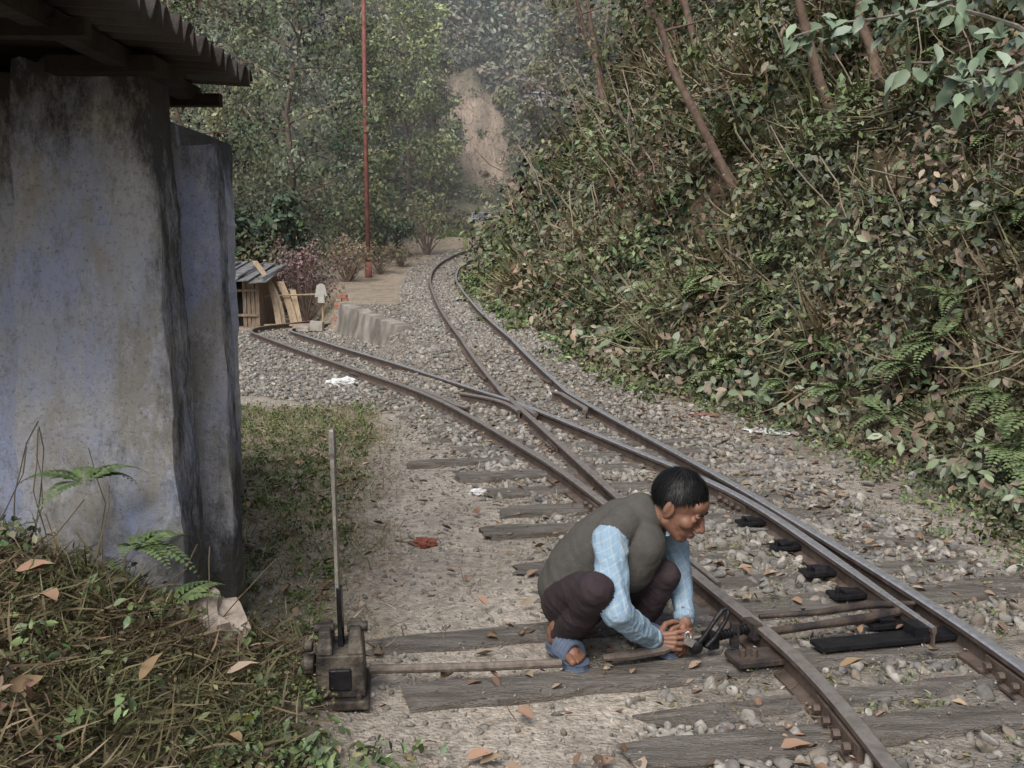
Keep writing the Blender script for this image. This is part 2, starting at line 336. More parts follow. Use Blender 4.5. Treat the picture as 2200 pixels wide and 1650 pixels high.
b.box((.69,3.43,.082),(.04,.055,.055),Matrix.Rotation(.5,3,'Z'),0); b.box((.86,3.53,.085),(.035,.08,.06),Matrix.Rotation(.3,3,'Z'),1)
b.tube([(.63,3.385,.072),(.665,3.39,.115),(.70,3.40,.165),(.725,3.41,.195),(.742,3.415,.20),(.748,3.415,.185),(.735,3.41,.155),(.70,3.40,.10),(.67,3.395,.07)],.0085,8,0)
b.ell((.632,3.385,.072),(.026,.013,.026),m=0)
b.box((.79,3.50,.075),(.03,.03,.09),None,1)
b.obj('switch_clamp',[M_BLACK,M_IRON],None,bevel=.002)
b=MB(); b.box((.607,3.372,.098),(.034,.016,.028),Matrix.Rotation(.5,3,'Y')); b.tube([(.602+.012*math.cos(t),3.372,.112+.02*math.sin(t)) for t in np.linspace(0,math.pi,8)],.004,6)
b.obj('padlock',[mat('chrome',(.75,.75,.75),.25,.1,30,.0,40,metal=.9)],None,bevel=.003)
# ------------------------------------------------------------ building
BD=empty('station_hut')
def plaster():
    m,nt,bs=nmat('whitewashed_plaster'); N=nt.nodes; L=nt.links
    tc=N.new('ShaderNodeTexCoord'); 
    def noise(sc,st,det=7,ro=.65):
        mp=N.new('ShaderNodeMapping'); mp.inputs['Scale'].default_value=st; L.new(tc.outputs['Object'],mp.inputs[0])
        n=N.new('ShaderNodeTexNoise'); n.inputs['Scale'].default_value=sc; n.inputs['Detail'].default_value=det; n.inputs['Roughness'].default_value=ro; L.new(mp.outputs[0],n.inputs[0]); return n.outputs[0]
    def rr(o,a,b_,c=0,d_=1):
        r=N.new('ShaderNodeMapRange'); r.inputs[1].default_value=a; r.inputs[2].default_value=b_; r.inputs[3].default_value=c; r.inputs[4].default_value=d_; L.new(o,r.inputs[0]); return r.outputs[0]
    def mix(f,a,b_,bt='MIX'):
        x=N.new('ShaderNodeMix'); x.data_type='RGBA'; x.blend_type=bt
        if isinstance(f,float): x.inputs[0].default_value=f
        else: L.new(f,x.inputs[0])
        for i,v in((6,a),(7,b_)):
            if isinstance(v,tuple): x.inputs[i].default_value=(*v,1)
            else: L.new(v,x.inputs[i])
        return x.outputs[2]
    c=mix(rr(noise(2.6,(1,1,.7)),.42,.58),(.52,.58,.76),(.62,.62,.63))
    c=mix(rr(noise(5,(1,1,.3)),.50,.62),c,(.50,.48,.43))
    c=mix(rr(noise(14,(1,1,.6),10,.8),.53,.62,0,.75),c,(.70,.71,.75))
    c=mix(rr(noise(15,(1,1,.35),10,.85),.53,.64,0,.6),c,(.28,.28,.285))
    c=mix(rr(noise(70,(1,1,1),5,.8),.54,.66,0,.7),c,(.20,.20,.20))
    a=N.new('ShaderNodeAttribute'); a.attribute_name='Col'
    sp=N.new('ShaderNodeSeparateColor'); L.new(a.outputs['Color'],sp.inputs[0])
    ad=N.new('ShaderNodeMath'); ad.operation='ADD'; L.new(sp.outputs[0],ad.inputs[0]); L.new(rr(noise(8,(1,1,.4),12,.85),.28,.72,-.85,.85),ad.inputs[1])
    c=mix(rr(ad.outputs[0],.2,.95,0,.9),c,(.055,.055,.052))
    ad2=N.new('ShaderNodeMath'); ad2.operation='ADD'; L.new(sp.outputs[1],ad2.inputs[0]); L.new(rr(noise(9,(1,1,1)),.3,.7,-.5,.4),ad2.inputs[1])
    c=mix(rr(ad2.outputs[0],.2,.9,0,.8),c,(.17,.16,.11))
    L.new(c,bs.inputs['Base Color']); bs.inputs['Roughness'].default_value=.95; bs.inputs['Specular IOR Level'].default_value=.1
    bp=N.new('ShaderNodeBump'); bp.inputs['Strength'].default_value=.9; bp.inputs['Distance'].default_value=.016; L.new(noise(26,(1,1,1),9,.75),bp.inputs['Height']); L.new(bp.outputs[0],bs.inputs['Normal'])
    return m
M_PL=plaster()
def slab(name,c0,c1,grime,n=60,parent=BD):
    vs=[];cols=[]
    nu,nz=14,n
    def ring(t):
        xl,xr,yf,yb,z=[a+(b_-a)*t for a,b_ in zip(c0,c1)]
        r=[]
        for k in range(nu): r.append((xl+(xr-xl)*k/nu,yf,k/nu,0))
        for k in range(5): r.append((xr,yf+(yb-yf)*k/5,1,k/5))
        for k in range(nu): r.append((xr-(xr-xl)*k/nu,yb,1-k/nu,1))
        for k in range(5): r.append((xl,yb-(yb-yf)*k/5,0,1-k/5))
        return r,z
    K=2*nu+10
    for i in range(nz+1):
        t=i/nz; r,z=ring(t)
        for j,(x,y,u,v) in enumerate(r):
            jx=.007*math.sin(z*13+j)*(1 if v==0 else .5)+random.uniform(-.003,.003); jy=random.uniform(-.002,.002)
            vs.append((x+jx,y+jy,z+ (random.uniform(-.015,.015) if i==nz else 0)))
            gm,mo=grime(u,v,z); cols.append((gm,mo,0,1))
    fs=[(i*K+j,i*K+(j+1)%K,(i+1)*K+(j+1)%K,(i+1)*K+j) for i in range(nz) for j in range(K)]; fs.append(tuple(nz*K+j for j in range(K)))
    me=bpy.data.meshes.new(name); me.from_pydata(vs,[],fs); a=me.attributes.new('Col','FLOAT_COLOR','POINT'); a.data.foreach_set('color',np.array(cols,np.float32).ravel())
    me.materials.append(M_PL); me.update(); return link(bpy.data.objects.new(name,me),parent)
e=lambda u,w:max(0,1-(1-u)/w)
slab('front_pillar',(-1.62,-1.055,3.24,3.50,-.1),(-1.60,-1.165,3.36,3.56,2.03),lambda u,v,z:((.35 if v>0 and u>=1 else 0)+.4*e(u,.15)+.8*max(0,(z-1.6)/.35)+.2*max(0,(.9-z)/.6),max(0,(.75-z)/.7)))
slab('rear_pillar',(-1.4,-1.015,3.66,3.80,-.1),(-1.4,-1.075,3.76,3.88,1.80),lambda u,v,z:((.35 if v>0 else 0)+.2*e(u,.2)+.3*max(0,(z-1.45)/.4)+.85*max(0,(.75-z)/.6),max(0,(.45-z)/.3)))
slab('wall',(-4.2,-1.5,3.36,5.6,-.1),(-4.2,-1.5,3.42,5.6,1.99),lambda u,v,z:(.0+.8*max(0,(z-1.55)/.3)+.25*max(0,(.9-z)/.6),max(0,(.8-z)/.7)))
b=MB()
ys=np.arange(2.0,4.06,.01); xs=[-.99,-1.6,-2.4,-3.4,-4.6]
vs=[]
for y in ys:
    for i,x in enumerate(xs):
        ph=(y/.1)*2*math.pi; vs.append((x+ (.014*math.sin(round(y/.72)*3.7)+.006*math.sin(y*37) if i==0 else 0),y,2.075+.034*math.sin(ph)+(-.99-x)*.06))
nX=len(xs); fs=[(j*nX+i,j*nX+i+1,(j+1)*nX+i+1,(j+1)*nX+i) for j in range(len(ys)-1) for i in range(nX-1)]
b.add(vs,fs); o=b.obj('corrugated_roof',[mat('old_tin',(.11,.10,.095),.7,.5,6,.4,50,metal=.2,col2=(.055,.04,.032))],BD,smooth=True); sf=o.modifiers.new('s','SOLIDIFY'); sf.thickness=.006
b=MB()
b.box((-1.22,3.02,2.018),(.06,2.0,.055)); b.box((-1.75,3.02,2.03),(.06,2.0,.06)); b.box((-2.6,3.02,2.07),(.07,2.0,.06))
for y in(2.15,2.75,3.97): b.box((-2.6,y,1.992),(3.0,.05,.045))
b.box((-1.28,3.42,2.0),(.34,.3,.05)); b.obj('roof_beams',[mat('dark_timber',(.045,.038,.032),.9,.4,8,.6,40)],BD)
# ------------------------------------------------------------ retaining wall
b=MB(); E1=Vector((-1.60,15.35,0));E2=Vector((-3.17,19.5,0)); d_=(E2-E1).normalized(); nn=Vector((d_.y,-d_.x,0)); nn=nn if nn.x>0 else -nn
n=14; vs=[]
for i in range(n+1):
    q=E1+(E2-E1)*i/n; zt=float(zm(q.y))+.07+random.uniform(-.02,.02)
    for o_,z in((-.22,-.1),(-.12+random.uniform(-.01,.01),zt),(.10+random.uniform(-.01,.01),zt+.012),(.10,-.1)): vs.append(q+nn*o_+Vector((0,0,z)))
fs=[(i*4+j,i*4+j+1,i*4+5+j,i*4+4+j) for i in range(n) for j in range(3)]+[(0,1,2,3)[::-1],(n*4,n*4+1,n*4+2,n*4+3)]
b.add(vs,fs); b.obj('retaining_wall',[mat('wall_concrete',(.34,.31,.27),.95,.4,6,.9,22,col2=(.17,.155,.13))],None)
b=MB()
for r in range(10):
    for k in range(2):
        b.box((-3.36+.12*k+random.uniform(-.02,.02),19.72+.02*r,.04+.07*r),(.105,.2,.062),Matrix.Rotation(random.uniform(-.15,.15),3,'Z'),m=(0 if random.random()<.7 else 1))
b.box((-3.75,19.7,.1),(.25,.2,.2),jit=.02,m=1); b.box((-4.0,19.4,.07),(.3,.2,.1),jit=.02,m=1)
b.obj('brick_pile',[mat('brick',(.36,.17,.11),.9,.4,8,.5,60),M_CONC],None)
# ------------------------------------------------------------ shed + planks + shirt
SH=empty('bamboo_shed'); b=MB()
x0,x1,y0_,y1_=-7.4,-5.15,20.9,22.6
for x in np.arange(x0,x1,.085):
    if not(-5.75<x<-5.5): b.box((x,y0_+random.uniform(-.01,.01),.5),(.07,.02,1.0+random.uniform(-.05,.03)),Matrix.Rotation(random.uniform(-.03,.03),3,'Y'))
for y in np.arange(y0_,y1_,.09): b.box((x1,y,.5),(.02,.075,1.0),Matrix.Rotation(random.uniform(-.03,.03),3,'X'))
for z in(.25,.75): b.box(((x0+x1)/2,y0_-.03,z),(x1-x0,.03,.05))
b.obj('slat_walls',[mat('bamboo_slats',(.22,.17,.125),.85,.45,4,.5,30,stretch=(6,6,1))],SH)
b=MB(); b.box((-6.3,y0_+.3,.5),(2,.02,1)); b.obj('dark_interior',[mat('painted_shade',(.02,.02,.02))],SH)  # near-black panel, painted stand-in for the shade inside the shed
b=MB()
for i in range(9):
    x=x0-.2+i*.3; R=Matrix.Rotation(-.06,3,'Y')@Matrix.Rotation(.15,3,'X')@Matrix.Rotation(random.uniform(-.05,.05),3,'Z')
    b.box((x+.1,21.6,1.15-(x+6.3)*.08+random.uniform(0,.03)),(.36,2.2,.02),R)
for i in range(5): b.tube([(-7+.5*i,20.6,1.12-.03*i),(-6.9+.5*i,22.4,1.38-.03*i)],.025,6)
b.obj('sheet_roof',[mat('tarpaper',(.17,.175,.18),.6,.5,5,.6,20)],SH)
P_=empty('leaning_planks'); b=MB()
for (xb,yb,xt,zt,w,bow) in((-4.72,21.1,-5.35,1.35,.12,.14),(-4.5,21.2,-4.85,.92,.15,.03),(-4.78,21.0,-5.0,.85,.12,.02),(-4.4,21.25,-4.6,.75,.12,.0),(-5.25,20.9,-5.35,.82,.13,0)):
    n=8; vs=[]
    for i in range(n+1):
        t=i/n; x=xb+(xt-xb)*t+bow*math.sin(t*math.pi); z=zt*t; 
        vs+=[(x-w/2,yb+.3*t,z),(x+w/2,yb+.3*t,z),(x+w/2,yb+.3*t+.03,z),(x-w/2,yb+.3*t+.03,z)]
    b.add(vs,[(i*4+j,i*4+(j+1)%4,i*4+4+(j+1)%4,i*4+4+j) for i in range(n) for j in range(4)]+[(0,3,2,1),(n*4,n*4+1,n*4+2,n*4+3)])
b.tube([(-5.3,21.3,.62),(-3.9,21.4,.66)],.02,6); b.tube([(-3.95,21.4,0),(-3.95,21.4,.72)],.025,6)
b.box((-4.6,20.9,.05),(.9,.12,.04),Matrix.Rotation(.3,3,'Z')); b.box((-4.2,20.6,.06),(.7,.1,.04),Matrix.Rotation(-.3,3,'Z'))
b.obj('planks',[mat('new_timber',(.36,.28,.19),.8,.3,5,.3,30,stretch=(6,6,1))],P_)
b=MB(); sv=[(-3.98,.88),(-4.05,.84),(-4.09,.60),(-4.03,.60),(-4.02,.70),(-4.03,.48),(-3.89,.48),(-3.90,.7),(-3.88,.62),(-3.83,.62),(-3.88,.84),(-3.94,.88)]
vs=[(x,21.3,z) for x,z in sv]+[(x,21.36,z) for x,z in sv]; k=len(sv)
b.add(vs,[tuple(range(k)),tuple(range(k,2*k))[::-1]]+[(i,(i+1)%k,k+(i+1)%k,k+i) for i in range(k)]); b.obj('hanging_shirt',[mat('cotton',(.42,.42,.38),.9,.15,10,.5,20)],None)
b=MB(); px=-3.76; b.tube([(px,27,.4),(px-.02,27,5),(px+.0,27,11)],[.062,.058,.05],12); b.tube([(px,27,4.6),(px,27,4.67)],.075,12); b.tube([(px,27,.6),(px,27,1.3)],.09,12)
b.obj('red_pole',[mat('red_paint',(.22,.085,.07),.7,.4,4,.2,30)],None,smooth=True)
SG=empty('kilometre_sign')
gx,gy=-1.0,33.5; gz=float(height(gx,gy)); b=MB(); b.box((gx,gy,gz+.35),(.42,.2,.9),jit=.01); b.obj('post_block',[M_CONC],SG)
b=MB(); b.box((gx,gy-.12,gz+.98),(.60,.03,.22)); b.obj('board',[mat('board_paint',(.34,.36,.38),.6,.2)],SG)
cu=bpy.data.curves.new('t','FONT'); cu.body='3080C'; cu.size=.22; cu.align_x='CENTER'; cu.align_y='CENTER'; cu.extrude=.004
to=bpy.data.objects.new('sign_text',cu); to.location=(gx,gy-.142,gz+.98); to.rotation_euler=(math.pi/2,0,0); cu.materials.append(mat('sign_blue',(.03,.04,.09),.6,.1)); link(to,SG)
b=MB(); hb=(1.5,47,8.25)
b.box(hb,(2.0,2,.55),jit=.04); b.box((hb[0]-.2,hb[1],hb[2]+.32),(1.9,2.2,.06),Matrix.Rotation(.06,3,'Y'),m=1); b.box((hb[0]+1.2,hb[1]-.3,hb[2]+.1),(.3,.3,.4),m=1)
for k in(-.7,0,.6): b.box((hb[0]+k,hb[1]-1.03,hb[2]),(.25,.05,.3),m=2)
b.obj('white_house',[mat('limewash',(.5,.5,.48),.9,.5,3),mat('pale_tin',(.42,.43,.44),.8,.4,3),mat('house_dark',(.1,.1,.1))],None)
# ------------------------------------------------------------ foliage
def rnd3(n): return nrm(rng.normal(size=(n,3)))
def colmix(n,pal,wt,var=.25):
    pal=np.array(pal); i=rng.choice(len(pal),n,p=np.array(wt)/sum(wt)); c=pal[i]*(1+rng.normal(size=(n,1))*var); return np.clip(c,.006,.8)
PAL=[(.145,.17,.10),(.09,.112,.068),(.20,.20,.125),(.225,.168,.12),(.185,.20,.15),(.28,.24,.17)]
def clusters(name,C,R,col,nper,size,m=None,parent=None,tpl='diamond',flat=.8,droop=.3,inner=.5,jit=.25):
    n=len(C); idx=np.repeat(np.arange(n),nper); N=len(idx)
    dv=rnd3(N); dv[:,2]*=flat; r=R[idx]*(inner+(1-inner)*rng.random(N)**.7)*(.8+.4*rng.random(N))
    P=C[idx]+dv*r[:,None]; Nn=dv+rnd3(N)*.9+np.array([0,0,.5]); cc=col[idx]*(1+rng.normal(size=(N,1))*jit)+rng.normal(size=(N,3))*.012
    S=(size[idx] if hasattr(size,'__len__') else size)*(.5+1.0*rng.random(N))
    return scatter(name,P,Nn,S,cc,m,tpl,droop,parent=parent)
def banksamp(n,y0,y1,pw,dmax):
    u=rng.random(n); y=(y0**(1-pw)+u*(y1**(1-pw)-y0**(1-pw)))**(1/(1-pw)); 
    dd=rng.random(n)**1.3*np.minimum(dmax,.34*y+2.5); x=xf(y)+dd-.15
    return x,y,height(x,y),dd
x,y,z,dd=banksamp(165000,3.8,44,1.55,14)
nz_=fbm(x*1.1,y*1.1+z*.7,41); k=rng.random(len(x))<.3+1.1*nz_; x,y,z,dd,nz_=x[k],y[k],z[k],dd[k],nz_[k]
dist=np.sqrt(x*x+y*y); S=np.clip(.0075*dist,.03,.27)*(.4+1.1*rng.random(len(x)))
P=np.stack([x,y,z],-1)+np.array([-.55,-.3,.5])*(rng.random((len(x),1))*.3*(nz_[:,None]*1.6))
c=colmix(len(x),PAL,[.28,.27,.14,.16,.1,.06]); brn=ss(.45,.56,fbm(x*.7+9,y*.7+z*.5,43))[:,None]; c=c*(1-brn*.65)+np.array([.235,.185,.13])*brn*.65*(.5+1.0*rng.random((len(x),1)))
Nn=np.array([-.6,-.35,.6])+rnd3(len(x))*.9
bankE=empty('hillside_bank_vegetation')
scatter('leaf_cover',P,Nn,S,c,droop=.5,parent=bankE)
x,y,z,dd=banksamp(1800,3.9,42,1.5,14); k=dd>.35; x,y,z,dd=x[k],y[k],z[k],dd[k]
k=fbm(x*.6,y*.6+z*.4,47)>.42; x,y,z,dd=x[k],y[k],z[k],dd[k]
dist=np.sqrt(x*x+y*y); R=np.clip(.035*dist,.14,1.2)*(.4+1.1*rng.random(len(x))); C=np.stack([x-.15*R,y,z+R*.5],-1)
cc=colmix(len(x),PAL+[(.175,.22,.115)],[.32,.25,.14,.12,.12,.04,.08],.28)
near=dist<10
clusters('near_shrubs',C[near],R[near],cc[near],95,np.clip(.0085*dist[near],.04,.1),tpl='ovate',parent=bankE)
clusters('shrubs',C[~near],R[~near],cc[~near],110,np.clip(.0068*dist[~near],.055,.33),parent=bankE)
x,y,z,dd=banksamp(540,4.2,34,1.4,9); k=dd>.3; x,y,z=x[k],y[k],z[k]; n=len(x); idx=np.repeat(np.arange(n),70); N=len(idx); sc=.12+.035*np.hypot(x,y)[idx]
P=np.stack([x,y,z+.1],-1)[idx]+rng.normal(size=(N,3))*.09*sc[:,None]*2; D=rnd3(N)*.7+np.array([-.55,-.35,.1])
scatter('grass_tufts',P,np.array([-.3,-.2,1])+rnd3(N)*.4,sc*(.5+.7*rng.random(N)),colmix(n,[(.27,.24,.155),(.19,.19,.10),(.29,.23,.155)],[.4,.38,.22],.15)[idx]*(1+.2*rng.normal(size=(N,1))),M_DRY,'blade',D=D+np.array([0,0,-.25]),parent=bankE)
x,y,z,dd=banksamp(3600,4.2,24,1.5,8); dist=np.hypot(x,y); P=np.stack([x-.15,y-.1,z+.2],-1)
scatter('broad_leaves',P,np.array([-.5,-.4,.7])+rnd3(len(x))*.7,np.clip(.014*dist,.04,.19)*(.5+.7*rng.random(len(x))),colmix(len(x),[(.17,.215,.125),(.235,.27,.19),(.24,.175,.125),(.30,.25,.185)],[.42,.23,.18,.17]),tpl='ovate',droop=.6,parent=bankE)
n=800; y=4.5+rng.random(n)**1.2*24; x=xf(y)+rng.normal(size=n)*.32+.05; z=height(x,y); dist=np.hypot(x,y)
clusters('foot_plants',np.stack([x,y,z+.03],-1),.08+.012*dist*rng.random(n),colmix(n,[(.155,.2,.095),(.12,.15,.08),(.2,.185,.12)],[.45,.35,.2]),50,np.clip(.0055*dist,.028,.11),parent=bankE,flat=.5)
def ferns(name,base,L,n_fr,col,parent=None,lean=(0,0,0)):
    P=[];D=[];S=[];Nm=[]
    for bpt in base:
        for k in range(n_fr):
            a=random.uniform(0,6.28); dr=Vector((math.cos(a),math.sin(a),random.uniform(.5,1.1)))+Vector(lean); dr.normalize(); q=Vector(bpt); l=L*random.uniform(.6,1.1); m_=14
            for i in range(m_):
                dr=(dr+Vector((0,0,-.11))).normalized(); q=q+dr*l/m_; t=i/m_
                side=dr.cross(Vector((0,0,1))); side.normalize()
                for s in(-1,1): P.append(q[:]);D.append((side*s+dr*.4)[:]);S.append(l*.32*(1-t)*min(1,.3+t*4));Nm.append((side.cross(dr)+Vector((0,0,.01)))[:])
    P=np.array(P);c=colmix(len(P),col,[1]*len(col),.12); return scatter(name,P,np.array(Nm),np.array(S),c,D=np.array(D),parent=parent)
fb=[]
for _ in range(130):
    y=4.8+random.random()**1.3*8; x=float(xf(y))+random.uniform(.1,3.4); fb.append((x-.15,y,float(height(x,y))+.2))
ferns('ferns',fb,.42,7,[(.18,.235,.11),(.14,.185,.09)],bankE,(-.5,-.2,0))
def wander(p0,p1,n,j):
    p0,p1=Vector(p0),Vector(p1); L=(p1-p0).length; out=[]
    off_=Vector((0,0,0))
    for i in range(n+1):
        t=i/n; off_+=Vector([random.uniform(-j,j)*L/n for _ in range(3)]); out.append(p0.lerp(p1,t)+off_*math.sin(min(1,t*1.2)*math.pi/2))
    return out
def tree(name,base,H,crown_r,col,lean=(0,0),crown0=.3,nbr=12,leaf=.16,nper=150,tr=.12,sub=4,pm=.2,bark=M_BARK,flatc=.75,inner=.15,wj=.25):
    E=empty(name); b=MB(); top=Vector(base)+Vector((lean[0],lean[1],H*.92)); path=wander(base,top,9,wj)
    b.tube([p-Vector((0,0,.4)) if i==0 else p for i,p in enumerate(path)],[tr*(1-.8*i/9) for i in range(10)],8)
    C=[];
    for k in range(nbr):
        t=crown0+(1-crown0)*(k+random.random())/nbr; i=min(8,int(t*9)); p=path[i].lerp(path[i+1],t*9-i)
        a=k*2.4+random.uniform(-.5,.5); prof=math.sin(math.pi*min(1,(t-crown0)/(1-crown0)*.8+.2))**.6
        r=crown_r*prof*random.uniform(.65,1.1); q=p+Vector((math.cos(a)*r,math.sin(a)*r,random.uniform(.1,.45)*r))
        br=wander(p,q,5,.15); b.tube(br,[tr*.35*(1-.15*j) for j in range(6)],5)
        for s in range(sub):
            w=random.uniform(.4,1.05); c0=p.lerp(q,min(1,w))+Vector([random.gauss(0,.22*crown_r) for _ in range(3)]); C.append(c0[:]); b.tube([br[3],c0],[tr*.12,tr*.05],4)
    b.obj('trunk',[bark],E,smooth=True)
    C=np.array(C); n=len(C); R=np.full(n,crown_r*.32)*(.5+1.0*rng.random(n)); hue=(1+rng.normal(size=(n,1))*pm)
    cc=np.array(col)[None]*hue+rng.normal(size=(n,3))*.012
    clusters('crown',C,R,cc,nper,leaf,parent=E,flat=flatc,inner=inner,droop=.5,jit=.3)
    return E
hz=lambda x,y:float(height(x,y))
TR=[('broadleaf_tree',(-6.1,28.5),10,2.3,(.17,.20,.13),.13),('broadleaf_tree',(-3.9,38),9.5,1.9,(.28,.32,.16),.14),('broadleaf_tree',(-7.4,25),8.0,1.8,(.15,.18,.125),.11),
('broadleaf_tree',(-8.7,31),11,2.5,(.255,.28,.16),.15),('broadleaf_tree',(-6.8,43),12,2.6,(.25,.27,.19),.19),('broadleaf_tree',(-11,40),14,3.2,(.23,.26,.175),.19),
('broadleaf_tree',(-3.6,45),8,1.4,(.27,.30,.19),.17),('broadleaf_tree',(2.8,39),9,2.2,(.2,.2,.13),.17),('broadleaf_tree',(-5.0,34),8.0,1.3,(.21,.25,.13),.13)]
for nme,(tx,ty),H,r,cl,lf in TR:
    tree(nme,(tx,ty,hz(tx,ty)),H,r,cl,lean=(random.uniform(-1.1,.9),0),crown0=.18,leaf=lf,nbr=18,nper=105,tr=.11,sub=4,pm=.28)
redb=mat('red_bark',(.19,.135,.105),.9,.4,10,.6,30)
for (tx,ty,H,ln,r) in((4.4,14,4.5,(-1.0,-.3),1.2),(3.1,17,6,(-1.6,0),1.5),(5.6,9.5,4,(-1.3,-.3),1.1),(2.2,24,7,(-1.2,0),1.8),(6.2,8.6,3.5,(-.8,-.6),.9),(5.2,19,6,(-1.2,0),1.6),(3.9,11,3.6,(-.9,.2),.8),(4.9,7.6,2.6,(-.7,-.2),.7),(2.9,12.6,4.4,(-1.9,-.3),.9),(3.55,11.2,3.6,(-1.4,-.3),.8),(2.2,21.5,5.5,(-1.3,0),1.4)):
    tree('hillside_tree',(tx,ty,hz(tx,ty)),H,r,(.155,.18,.10),lean=ln,leaf=.08 if ty<16 else .12,nbr=9,nper=60,tr=.065,sub=3,crown0=.5,bark=redb,wj=.3)
def conifer(x,y,H):
    E=empty('conifer_tree'); z0=hz(x,y); b=MB(); b.tube([(x,y,z0-.5),(x,y,z0+H)],[.25,.03],6); b.obj('trunk',[M_BARK],E)
    C=[];R=[]
    for i in range(60):
        t=i/60; a=i*2.4; r=(1-t)*H*.17*random.uniform(.5,1.1); C.append((x+math.cos(a)*r,y+math.sin(a)*r,z0+H*(.08+.92*t))); R.append(.3+(1-t)*.75)
    clusters('needles',np.array(C),np.array(R),colmix(60,[(.10,.145,.115)],[1],.15),80,.22,M_FAR,parent=E,flat=.45,inner=.1,droop=.9)
for x,y,H in((-3.6,60,9),(-2.2,61,11),(-4.9,64,11),(-.8,60,9),(.5,62,10),(-2.9,56.5,6),(-1.5,56,6),(-4.2,55.5,6)): conifer(x,y,H)
n=1600; y=46+rng.random(n)*48; x=(rng.random(n)-.5)*1.25*y; x[:450]=-8+rng.random(450)*12; y[:450]=46+rng.random(450)*14
k=slidemask(x,y)<.12; x,y=x[k],y[k]; z=height(x,y); R=.6+1.4*rng.random(len(x)); 
R=np.where((np.abs(x+1.9+.2*(y-50))<3)&(y<54.5),R*.4,R)
clusters('distant_forest',np.stack([x,y,z+R*.6],-1),R,colmix(len(x),[(.25,.275,.21),(.2,.225,.175),(.3,.3,.22),(.31,.26,.21),(.26,.30,.19)],[.3,.25,.2,.15,.1],.15),105,.32,M_FAR,inner=.3)  # pale greyed leaf colours: distance haze painted in besides the mist volume
n=280; y=37.5+rng.random(n)*17; x=-4.5+rng.random(n)*6.5-.1*(y-40); k=(x<xf(y)+1)&((slidemask(x,y)<.3)|(rng.random(n)<.3)); x,y=x[k],y[k]; z=height(x,y); R=.2+.55*rng.random(len(x))
clusters('slope_scrub',np.stack([x,y,z+R*.5],-1),R,colmix(len(x),[(.2,.235,.13),(.26,.26,.17),(.28,.22,.16),(.15,.18,.11)],[.3,.3,.2,.2],.2),80,.15,M_FAR,inner=.2)
n=8000; y=46+rng.random(n)*9; x=-6+rng.random(n)*8; P=np.stack([x,y,height(x,y)],-1)
scatter('slope_grass',P,rnd3(n),.2+.25*rng.random(n),colmix(n,[(.34,.28,.21),(.26,.24,.16),(.42,.34,.27)],[.4,.25,.35],.2),M_DRY,'blade',D=rnd3(n)*.8+np.array([0,-.5,.2]))
n=760; y=23.2+rng.random(n)*21; x=-1.8-(y-20)*.12-rng.random(n)*(5+.5*y); k=(x<np.interp(y,[23,26,31,34,44],[-4.9,-4.6,-3.2,-2.6,-1.5])); x,y=x[k],y[k]; z=height(x,y)
R=.35+.75*rng.random(len(x)); 
clusters('undergrowth',np.stack([x,y,z+R*.7*rng.random(len(x))*3.2],-1),R,colmix(len(x),[(.125,.155,.09),(.17,.2,.115),(.24,.19,.135),(.21,.22,.13)],[.35,.3,.15,.2],.25),110,.13,inner=.3)
def bush(name,c,r,col,n,leaf,fl=.8):
    E=empty(name); z0=hz(c[0],c[1]); b=MB(); C=[]
    for k in range(18):
        a=random.uniform(0,6.28); q=Vector((c[0]+math.cos(a)*r*random.uniform(.2,.8),c[1]+math.sin(a)*r*.6,z0+r*fl*random.uniform(.6,1.7))); b.tube(wander((c[0],c[1],z0-.05),q,5,.2),[.025*r]*3+[.012*r]*3,5); C.append(q[:])
    b.obj('stems',[M_BARK],E); C=np.array(C+[(c[0]+random.gauss(0,r*.35),c[1],z0+r*fl*random.uniform(.4,1.5)) for _ in range(14)])
    clusters('foliage',C,np.full(len(C),r*.33),colmix(len(C),[col],[1],.15),n//32,leaf,parent=E,inner=.1)
bush('round_green_bush',(-3.7,31),.75,(.095,.13,.075),5200,.11,.9)
bush('dry_shrub',(-4.2,26.2),.85,(.25,.20,.14),1200,.06); bush('dry_shrub',(-3.55,27.6),.6,(.22,.19,.13),900,.06); bush('dry_shrub',(-3.1,29),.5,(.22,.2,.13),800,.06)
bush('reddish_shrub',(-4.6,23.0),.95,(.23,.16,.155),1500,.07,1.0); bush('reddish_shrub',(-5.2,24.5),1.0,(.22,.16,.145),1600,.08,1.1)
bush('sapling_cluster',(-2.6,31.5),.9,(.22,.25,.13),900,.08,1.2); bush('trackside_bush',(-.75,23.5),.35,(.19,.25,.12),2400,.05,.6); bush('dark_bamboo_clump',(-6.3,25.5),1.5,(.10,.135,.09),6500,.18,1.1)
b=MB(); E=empty('banana_plant'); bx,by=-1.45,32.2; bz=hz(bx,by)
b.tube([(bx,by,bz),(bx,by,bz+.5)],[.08,.06],8,1)
for a,l,tl in((2.9,1.0,.5),(.2,.9,.6),(2.0,.7,1.3),(1.0,.8,1.0),(3.6,.8,.7)):
    vs=[];n=8
    for i in range(n+1):
        t=i/n; w=.2*math.sin(math.pi*min(.97,t*.9+.1)); x=bx+math.cos(a)*l*t; y=by+math.sin(a)*l*t*.3; z=bz+.45+l*tl*t-l*.6*t*t; vs+=[(x,y-w*.5,z+w*.6),(x,y,z),(x,y+w*.5,z+w*.6-w)]
    b.add(vs,[(i*3+j,i*3+j+1,i*3+4+j,i*3+3+j) for i in range(n) for j in range(2)])
b.obj('leaves',[mat('banana_leaf',(.3,.42,.16),.5,.2,6,.1),mat('banana_stem',(.2,.22,.1),.6)],E)
E=empty('overhanging_branch'); b=MB(); Pl=[];Dl=[]
